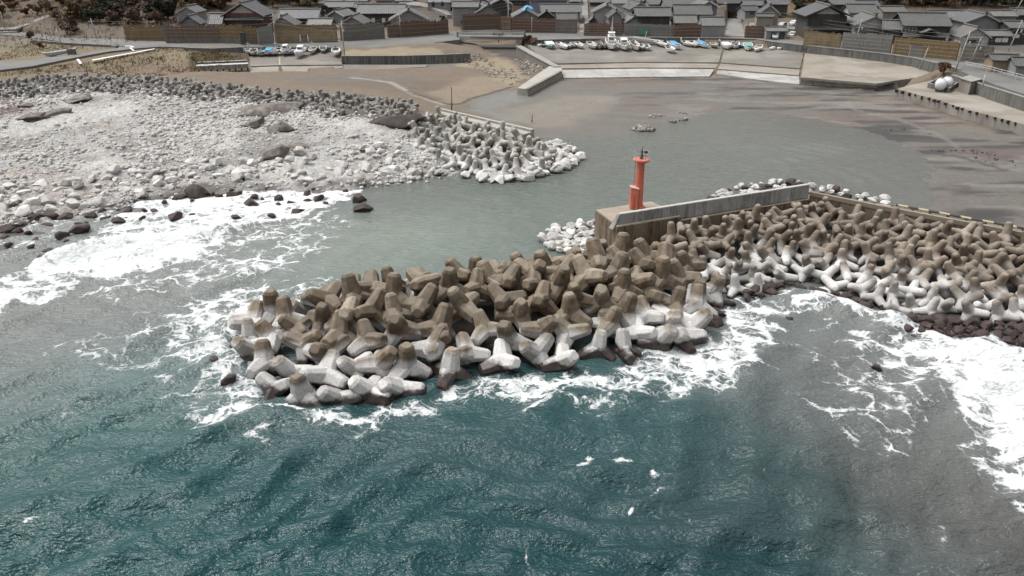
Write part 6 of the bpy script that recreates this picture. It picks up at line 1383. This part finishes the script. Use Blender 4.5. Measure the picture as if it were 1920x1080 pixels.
for u, v, lb in ITEMS:
    p_ = P(u, v, 2.85); o = MB().lathe([(.3, 0), (.5, .1), (.55, .5), (.42, .6), (.4, .25)], 9).build('fish_tub', PAINT['white'] if 'brown' not in lb else MT['brown_rock']); o.location = p_; o.scale = (1.2, 1.0, ri.uniform(.9, 1.3)); setp(o, lb, 'tub')

# ------------------------------------------------------------------ cars
def car(u, v, z, rot, paint, label, L=3.6, W=1.55):
    p_ = P(u, v, z); t_ = empty('parked_car', p_, R(rot), label, 'car', 'white cars parked above the sea road')
    prof = [(-L / 2, .35), (-L / 2, .85), (-L / 2 + .75, .95), (-L / 2 + 1.15, 1.5), (L / 2 - .45, 1.52), (L / 2, .95), (L / 2, .35)]
    MB().loft([[(x, -W / 2, z_) for x, z_ in prof], [(x, W / 2, z_) for x, z_ in prof]]).build('body', paint, t_, bevel=.07)
    for s_ in (-1, 1): MB().box(-L / 2 + 1.25, L / 2 - .5, s_ * W / 2 - .02, s_ * W / 2 + .02, 1.0, 1.38).build('window', GLASS, t_)
    MB().add([(-L / 2 + .76, -W * .42, .99), (-L / 2 + .76, W * .42, .99), (-L / 2 + 1.11, W * .38, 1.46), (-L / 2 + 1.11, -W * .38, 1.46)], [(0, 1, 2, 3)]).build('windscreen', GLASS, t_)
    for x in (-L / 2 + .7, L / 2 - .7):
        for s_ in (-1, 1):
            me = MB().lathe([(.1, -.1), (.3, -.1), (.3, .1), (.1, .1)], 12).mesh('wheel'); me.transform(Matrix.Translation((x, s_ * (W / 2 - .08), .3)) @ Matrix.Rotation(R(90), 4, 'X')); link('wheel', me, t_, MT['dark_metal'])
    for s_ in (-.5, .5): MB().box(-L / 2 - .02, -L / 2 + .02, s_ - .15, s_ + .15, .65, .8).build('headlight', GLASS, t_)
car(1453, 49, 6.2, 62, PAINT['white'], 'white hatchback parked on the terrace beside the beige house')
car(1466, 52, 6.2, 48, PAINT['grey'], 'pale grey car parked between the two white cars')
car(1487, 48, 6.0, 50, PAINT['white'], 'small white car parked nearest the red house')
car(1452, 73, 4.56, 80, PAINT['white'], 'white van standing in the garage doorway on the sea road', 3.4, 1.5)
car(1485, 70, 4.5, 60, PAINT['white'], 'little white car in the lane beside the garage', 3.2, 1.4)
slab('parking_terrace', MT['lane'], zl(5.9, (1405, 53), (1500, 55), (1500, 42), (1405, 42)), 4.0, kind='structure')

# ------------------------------------------------------------------ poles and wires
def pole(u, vb, vt, label, z=None, r=.14, arm=True, mat='pole', du=0.0):
    p_ = P(u, vb, RZ if z is None else z); top = zat(vt, p_.y) - p_.z
    t_ = empty('utility_pole', p_, 0, label, 'pole'); lx = du * mpp(p_.y)
    MB().tube((0, 0, -.3), (lx, 0, top), r, r * .7, 8).build('shaft', MT[mat], t_, smooth=True)
    if arm:
        mb_ = MB(); mb_.box(lx - .9, lx + .9, -.06, .06, top - .9, top - .78); mb_.box(lx - .7, lx + .7, -.06, .06, top - 1.7, top - 1.6); mb_.build('crossarm', MT['metal'], t_)
        MB().lathe([(.18, 0), (.2, .1), (.2, .55), (.15, .6)], 8, (lx + .35, -.2, top - 2.7)).build('transformer', MT['metal'], t_)
    return p_ + Vector((lx, 0, top - .85))
PO = [(10, 56, 22, 'leaning pole at the left road bend', 6.0, .14, False, 0), (100, 62, 40, 'grey pole by the brown bushes', 5.0, .14, True, 0), (116, 86, 54, 'pale pole at the grass corner', 4.3, .14, True, -3), (181, 71, 34, 'pole in front of the dark bushes', 4.7, .15, True, -3), (518, 82, 24, 'pole between the grey fence block and tan fence', None, .13, True, 0), (646, 103, 38, 'tall pole standing below the road at the dark beach wall', 3.4, .15, True, 0), (751, 69, 22, 'pole at the narrow fence panel', None, .15, True, 0), (841, 61, 45, 'short white post by the bridge road', None, .12, False, 0), (953, 58, 0, 'pole beside the bridge end', None, .16, True, 0), (997, 62, 32, 'thin pole at the red brown fence', None, .10, False, 0), (1174, 45, -4, 'pole in the middle of the village roofs', 5.5, .15, True, 0), (1357, 33, 2, 'pole by the blue grey gabled house', 5.8, .13, True, 0),
      (1391, 30, 8, 'leaning pole at the lane top, outermost of a cluster', 6.0, .11, False, 4), (1396, 31, 4, 'straight pole in the lane top cluster', 6.0, .13, True, 0), (1402, 31, 8, 'second straight pole in the lane top cluster', 6.0, .11, False, 0), (1599, 93, 34, 'pole before the white gabled house', None, .15, True, 7), (1724, 128, 89, 'pale green pole below the golden brown fence', 2.8, .12, False, 8), (1792, 130, 58, 'tall green tinted pole by the slatted shed', 4.4, .15, True, 10), (1819, 118, 70, 'grey pole right of the green tinted pole', 4.5, .13, True, 9), (1888, 100, 38, 'pole with lamp beside the pale low house', 4.9, .15, True, 12), (1842, 163, 140, 'short lattice post on the ramp wall', 4.4, .2, False, 0), (1482, 92, 80, 'short white lamp post on the slip', 2.9, .08, False, 0), (457, 96, 86, 'white marker post at the road end', 4.2, .12, False, 0), (1905, 20, -10, 'pole in the trees at the frame corner', 12, .15, False, 9)]
tops = {}
for u, vb, vt, lb, z, r_, arm, du in PO: tops[u] = pole(u, vb, vt, lb, z, r_, arm, 'pole', du)
def wire(a_, b_, sag, label):
    pts = [a_.lerp(b_, k / 12) - Vector((0, 0, sag * 4 * (k / 12) * (1 - k / 12))) for k in range(13)]
    mb_ = MB()
    for p0, p1 in zip(pts[:-1], pts[1:]): mb_.tube(p0, p1, .028, n=4, cap=False)
    o = mb_.build('power_line', MT['wire']); setp(o, label, 'wire', 'power lines along the village front'); return o
SP = [(116, 181, 'grass corner', 'dark bushes'), (181, 518, 'dark bushes', 'tan fence'), (518, 646, 'tan fence', 'dark beach wall'), (646, 751, 'dark beach wall', 'narrow fence panel'), (751, 953, 'narrow fence panel', 'bridge end'), (953, 1174, 'bridge end', 'village roofs'), (1174, 1357, 'village roofs', 'blue grey house'), (1599, 1792, 'white gabled house', 'green tinted pole'), (1792, 1888, 'green tinted pole', 'pale low house')]
for a_, b_, la, lb_ in SP:
    for k, (hname, dz) in enumerate((('upper', 0), ('middle', -.8), ('lower', -1.7))):
        if abs(a_ - b_) > 230 and k == 1: continue
        wire(tops[a_] + Vector((.4 * k, 0, dz)), tops[b_] + Vector((.4 * k, 0, dz)), .5, f'{hname} power line sagging from the {la} to the {lb_}')
for dz, nm in ((0, 'upper'), (-.9, 'middle'), (-1.8, 'lower')):
    wire(tops[1599] + Vector((0, -.3, dz - .6)), tops[1396] + Vector((0, -.3, dz)), .6, f'{nm} power line sagging from the white gabled house to the lane top')
    wire(tops[1888] + Vector((0, -.3, dz)), P(1990, 70, 11) + Vector((0, 0, dz)), .5, f'{nm} power line running from the pale low house out of the frame')
# left roadside rail and markers
def guard_rail(pts, label, h=.75, n=10):
    q = [P(*p_) for p_ in pts]; t_ = empty('guard_rail', q[0], 0, label, 'guard rail'); o0 = Vector(q[0])
    mb_ = MB(); mp2 = MB()
    for a_, b_ in zip(q[:-1], q[1:]):
        for zz in (h, h * .55): mb_.tube(a_ - o0 + Vector((0, 0, zz)), b_ - o0 + Vector((0, 0, zz)), .06, n=5)
        m_ = max(1, int((b_ - a_).length / 2.5))
        for k in range(m_): c_ = a_.lerp(b_, k / m_) - o0; MB().box(c_.x - .06, c_.x + .06, c_.y - .06, c_.y + .06, c_.z - .2, c_.z + h).build('post', MT['metal'], t_)
    mb_.build('rail', MT['metal'], t_)
guard_rail([(-10, 92, 4.3), (30, 86, 4.3), (78, 76, 4.4)], 'white pipe guard rail at the left road bend', 1.0)
guard_rail([(1808, 124, 4.6), (1850, 133, 4.6), (1935, 156, 4.6)], 'pale guard rail along the rising road before the net sheds', 1.0)
kb = wall('road_kerb_wall', [(232, 85.5, 4.75), (128, 80.5, 4.75), (60, 75, 4.8)][::-1], .3, 3.2, MT['darkwall'], capm, 'dark kerb wall between the road and the grassy triangle', 'kerb wall', .1)
kb2 = wall('road_kerb_wall', [(345, 89, 4.85), (400, 90.5, 4.85), (458, 88, 4.85)], .3, 3.2, MT['darkwall'], capm, 'dark kerb wall above the dry grass bank', 'kerb wall', .1)
p_ = P(458, 84, 4.55); o = MB().box(-.7, .7, -.3, .3, 0, 3.2).build('dark_pillar', MT['dark_metal'], None, bevel=.05); o.location = p_; setp(o, 'square dark pillar at the end of the golden fence', 'pillar')
p_ = P(136, 105, 4.1); t = empty('stone_marker', p_, 0, 'brown stone block by the pale blue boat', 'marker'); MB().box(-.9, .9, -.6, .6, -.2, 1.7).build('block', MT['brown_rock'], t, bevel=.12); MB().box(-1.1, 1.1, -.8, .8, -.4, -.21).build('plinth', MT['seawall'], t)
p_ = P(215, 94, 4.2); t = empty('road_sign', p_, 0, 'small white road sign on the grassy triangle', 'sign'); MB().tube((0, 0, 0), (0, 0, 1.6), .05).build('post', MT['metal'], t); MB().box(-.6, .6, -.08, -.03, 1.0, 1.6).build('plate', MT['white_paint'], t); MB().box(-.7, .7, -.4, .4, -.1, .12).build('base', MT['white_paint'], t)
for u, v0, v1, lb in ((847, 207, 163, 'thin dark stake standing in the sand by the pale blocks'), (997, 230, 215, 'short dark stake in the sandbank'), (165, 144, 126, 'dark leaning post on the grass bank edge')):
    p_ = PG(u, v0); t = empty('stake', p_, 0, lb, 'stake'); h_ = zat(v1, p_.y) - p_.z; MB().tube((0, 0, -.3), (.1, 0, h_), .09, .06, 6).build('shaft', MT['dark_metal'], t); MB().tube((-.1, .05, -.2), (.1, 0, h_ * .3), .12, .1, 6).build('foot', MT['dark_rock'], t)

# ------------------------------------------------------------------ brush, trees and weed
def leaf_mat(name, stops, scale=.9):
    m = NT(name); o = m.pos()
    c = m.ramp(m.noise(o, scale, 4, .7), stops)
    hv = m.n('HueSaturation'); m.l(c, hv.inputs['Color']); m.l(m.maprange(m.orand(), 0, 1, .7, 1.3, False), hv.inputs['Value'])
    m.base(hv.outputs[0]); m.rough(.9); return m.m
LM = {'brown': leaf_mat('dry_brown_twigs', [(.3, (.055, .035, .024)), (.5, (.13, .08, .05)), (.7, (.21, .14, .085))]), 'gold': leaf_mat('golden_dry_leaves', [(.3, (.085, .058, .028)), (.5, (.165, .12, .055)), (.7, (.25, .19, .09))]),
      'green': leaf_mat('dark_green_leaves', [(.3, (.012, .016, .010)), (.5, (.035, .042, .022)), (.7, (.075, .08, .042))]), 'rust': leaf_mat('rust_leaves', [(.3, (.075, .04, .022)), (.5, (.15, .08, .04)), (.7, (.22, .13, .07))])}
BARK = dull('grey_bark', [(.3, (.07, .055, .042)), (.7, (.14, .115, .09))], 4, .9, .3)
def crown_mesh(seed, n, w_, h_, leaf):
    rc = random.Random(seed); mb_ = MB(); cl = [(rc.uniform(-.6, .6) * w_, rc.uniform(-.6, .6) * w_, h_ * rc.uniform(.3, .85), rc.uniform(.25, .55) * w_) for _ in range(9)]
    for _ in range(n):
        cx, cy, cz, cr = cl[rc.randrange(9)]
        d = Vector((rc.gauss(0, 1), rc.gauss(0, 1), rc.gauss(0, 1))).normalized() * cr * rc.random() ** .45
        c_ = Vector((cx, cy, cz)) + Vector((d.x, d.y, d.z * .8))
        if c_.z < .1: c_.z = rc.uniform(.1, .6)
        a_ = Vector((rc.gauss(0, 1), rc.gauss(0, 1), rc.gauss(0, 1))).normalized(); b_ = a_.orthogonal().normalized(); s_ = leaf * rc.uniform(.5, 1.3)
        mb_.add([c_ - a_ * s_, c_ + b_ * s_ * .5, c_ + a_ * s_, c_ - b_ * s_ * .5], [(0, 1, 2, 3)])
    return mb_.mesh('crown')
def trunk_mesh(seed, h_):
    rc = random.Random(seed); mb_ = MB(); mb_.tube((0, 0, -.4), (0, 0, h_ * .4), .16, .12, 7)
    for k in range(6):
        a_ = k * 1.05 + rc.random(); mb_.tube((0, 0, h_ * rc.uniform(.12, .4)), (math.cos(a_) * h_ * .35, math.sin(a_) * h_ * .35, h_ * rc.uniform(.6, .95)), .08, .02, 5)
    return mb_.mesh('trunk')
CR = {k: [crown_mesh(i * 7 + j, 700, 1.9, 3.4, .36) for j in range(3)] for i, k in enumerate(LM)}
for k, ms_ in CR.items():
    for me in ms_: me.materials.append(LM[k])
TR = [trunk_mesh(j, 3.4) for j in range(2)]
for me in TR: me.materials.append(BARK)
rt = random.Random(77)
def bush(u, v, s_, kind, label, group, zz=None):
    p_ = PG(u, v, 6)
    t_ = empty('shrub', p_, rt.uniform(0, 6.28), label, 'shrub', group); t_.scale = (s_, s_, s_ * rt.uniform(.8, 1.15))
    link('crown', CR[kind][rt.randrange(3)], t_); link('trunk', TR[rt.randrange(2)], t_)
    return t_
KW = {'brown': 'brown bare', 'gold': 'golden dry', 'green': 'dark green', 'rust': 'rust brown'}
bs = []
def field(u0, u1, v0, v1, n_, kinds, smin, smax):
    for _ in range(n_):
        k = rt.choice(kinds); u, v = rt.uniform(u0, u1), rt.uniform(v0, v1)
        bs.append((bush(u, v, rt.uniform(smin, smax), k, None, 'brushwood on the hillside'), k))
field(100, 165, 4, 40, 14, ['gold', 'gold', 'brown'], 1.0, 1.9)
field(160, 330, 26, 44, 18, ['green', 'green', 'brown'], 1.0, 1.8)
field(160, 430, -4, 24, 46, ['brown', 'rust', 'brown', 'gold'], 1.1, 2.1)
field(110, 140, 44, 66, 8, ['brown'], .7, 1.3)
field(200, 310, 44, 50, 12, ['gold', 'brown'], .8, 1.2)
field(-10, 100, -2, 34, 16, ['brown', 'brown', 'rust'], .7, 1.4)
field(470, 610, -4, 14, 26, ['brown', 'rust', 'green', 'gold'], 1.0, 1.8)
field(1485, 1560, -4, 14, 14, ['brown', 'rust', 'gold'], 1.0, 1.7)
field(1490, 1512, 14, 34, 6, ['gold', 'green'], .6, 1.0)
field(1640, 1770, -6, 12, 30, ['brown', 'rust', 'rust', 'gold'], 1.0, 1.8)
field(1770, 1930, -8, 16, 34, ['green', 'green', 'brown', 'rust'], 1.0, 1.8)
for k in KW:
    g = sorted([o for o, kk in bs if kk == k], key=lambda o: upx(*o.location)[0])
    for i, o in enumerate(g): o['label'] = f'{KW[k]} hillside shrub behind the village, {ordw(i)} of its colour from the open hill'
for u, v, s_, k, lb in ((602, 33, 1.2, 'brown', 'round bare brown shrub at the end of the long dark roof'), (500, 36, 1.0, 'green', 'dark green shrub between the gable house and long dark roof'), (992, 84, .9, 'brown', 'red brown bare shrub at the bridge abutment'), (1000, 87, .8, 'rust', 'rust shrub on the slip corner by the bridge'), (1768, 140, .75, 'rust', 'dark red brown shrub behind the white tanks'), (858, 74, .5, 'gold', 'dry golden shrub at the bridge end'), (625, 42, .5, 'gold', 'yellowish shrub by the tan fence end'), (935, 78, .8, 'rust', 'rust shrub below the bridge deck'), (330, 47, .7, 'brown', 'brown shrub beside the tall storehouse'), (380, 40, .9, 'gold', 'golden shrub between the storehouse and the gable house'), (830, 42, .6, 'green', 'green shrub at the foot of the curving path'), (60, 76, .7, 'brown', 'dark brown shrub at the left road bend'), (75, 92, .6, 'rust', 'rust shrub on the grassy triangle')):
    bush(u, v, s_, k, lb, None)
def tufts(name, mat, pts, h_, label, rr, cat='grass'):
    hz = np.clip(rbf_eval(GF, pts)[:, 0], -1, 60); mb_ = MB()
    for (x, y), z in zip(pts, hz):
        for _ in range(3):
            a_ = rr.uniform(0, 6.28); l_ = h_ * rr.uniform(.5, 1.3); dx, dy_ = math.cos(a_), math.sin(a_); ox, oy = x + rr.uniform(-.3, .3), y + rr.uniform(-.3, .3)
            mb_.add([(ox - dy_ * .09, oy + dx * .09, z - .1), (ox + dy_ * .09, oy - dx * .09, z - .1), (ox + dx * l_ * .5, oy + dy_ * l_ * .5, z + l_)], [(0, 1, 2)])
    o = mb_.build(name, mat); setp(o, label, cat, kind='stuff'); return o
gpoly = poly(3.8, (-40, 150), (0, 146), (130, 132), (250, 135), (330, 126), (420, 114), (455, 106), (420, 95), (300, 93), (240, 104), (150, 118), (0, 140))
tufts('dry_grass', LM['gold'], scatter(gpoly, 5200, rt, lambda c_: .2 + sstep(.42, .6, fbm(c_[:, 0], c_[:, 1], .25, 3))), .42, 'dry yellow grass on the bank above the grey blocks', rt)
tufts('dry_grass', LM['gold'], scatter(poly(4.2, (0, 112), (60, 106), (130, 92), (215, 92), (230, 88), (60, 78), (0, 100)), 900, rt), .35, 'short dry grass on the triangle between the roads', rt)
hpoly = poly(8, (-60, 56), (110, 66), (310, 48), (330, 30), (420, 10), (600, 10), (600, -20), (-60, -20))
tufts('hillside_brush', LM['brown'], scatter(hpoly, 9000, rt), .8, 'low dry brush covering the hillside', rt)
tufts('hillside_brush', LM['rust'], scatter(poly(9, (1480, 16), (1560, 12), (1700, 18), (1960, 24), (1960, -25), (1480, -25)), 5000, rt), .8, 'low brush on the slope at the top of the village', rt)
rocks_stuff('drift_weed', dull('black_weed', [(.3, (.012, .012, .010)), (.7, (.04, .036, .026))], 3, .5, 0), scatter(poly(.2, (1420, 196), (1560, 208), (1800, 262), (1920, 310), (1920, 330), (1780, 290), (1560, 226)), 1500, rt, lambda c_: sstep(.58, .66, fbm(c_[:, 0] * .4, c_[:, 1] * 1.6, .3, 4))) + scatter(poly(.2, (1450, 340), (1530, 344), (1600, 360), (1580, 364), (1500, 352)), 260, rt), .08, .32, rt, 'black seaweed stranded on the harbour mud', cat='seaweed')
# lower the ground where paved sheets and walls replace it
co = np.zeros(len(gme.vertices) * 3, np.float32); gme.vertices.foreach_get('co', co); co = co.reshape(-1, 3).astype(float)
for pts, zb in CUTS:
    q = np.array([tuple(p_) for p_ in pts]); s_ = sdist(pts, co[:, :2]); k = s_ > -.15
    if not k.any(): continue
    A4 = np.column_stack([q[:, :2], np.ones(len(q))]); sol = np.linalg.lstsq(A4, q[:, 2], rcond=None)[0]
    pl_ = co[k][:, 0] * sol[0] + co[k][:, 1] * sol[1] + sol[2]
    lo, hi = q[:, 2].min(), q[:, 2].max()
    co[k, 2] = np.minimum(co[k, 2], np.clip(pl_, lo, hi) - .45)
gme.vertices.foreach_set('co', co.astype(np.float32).ravel()); gme.update()
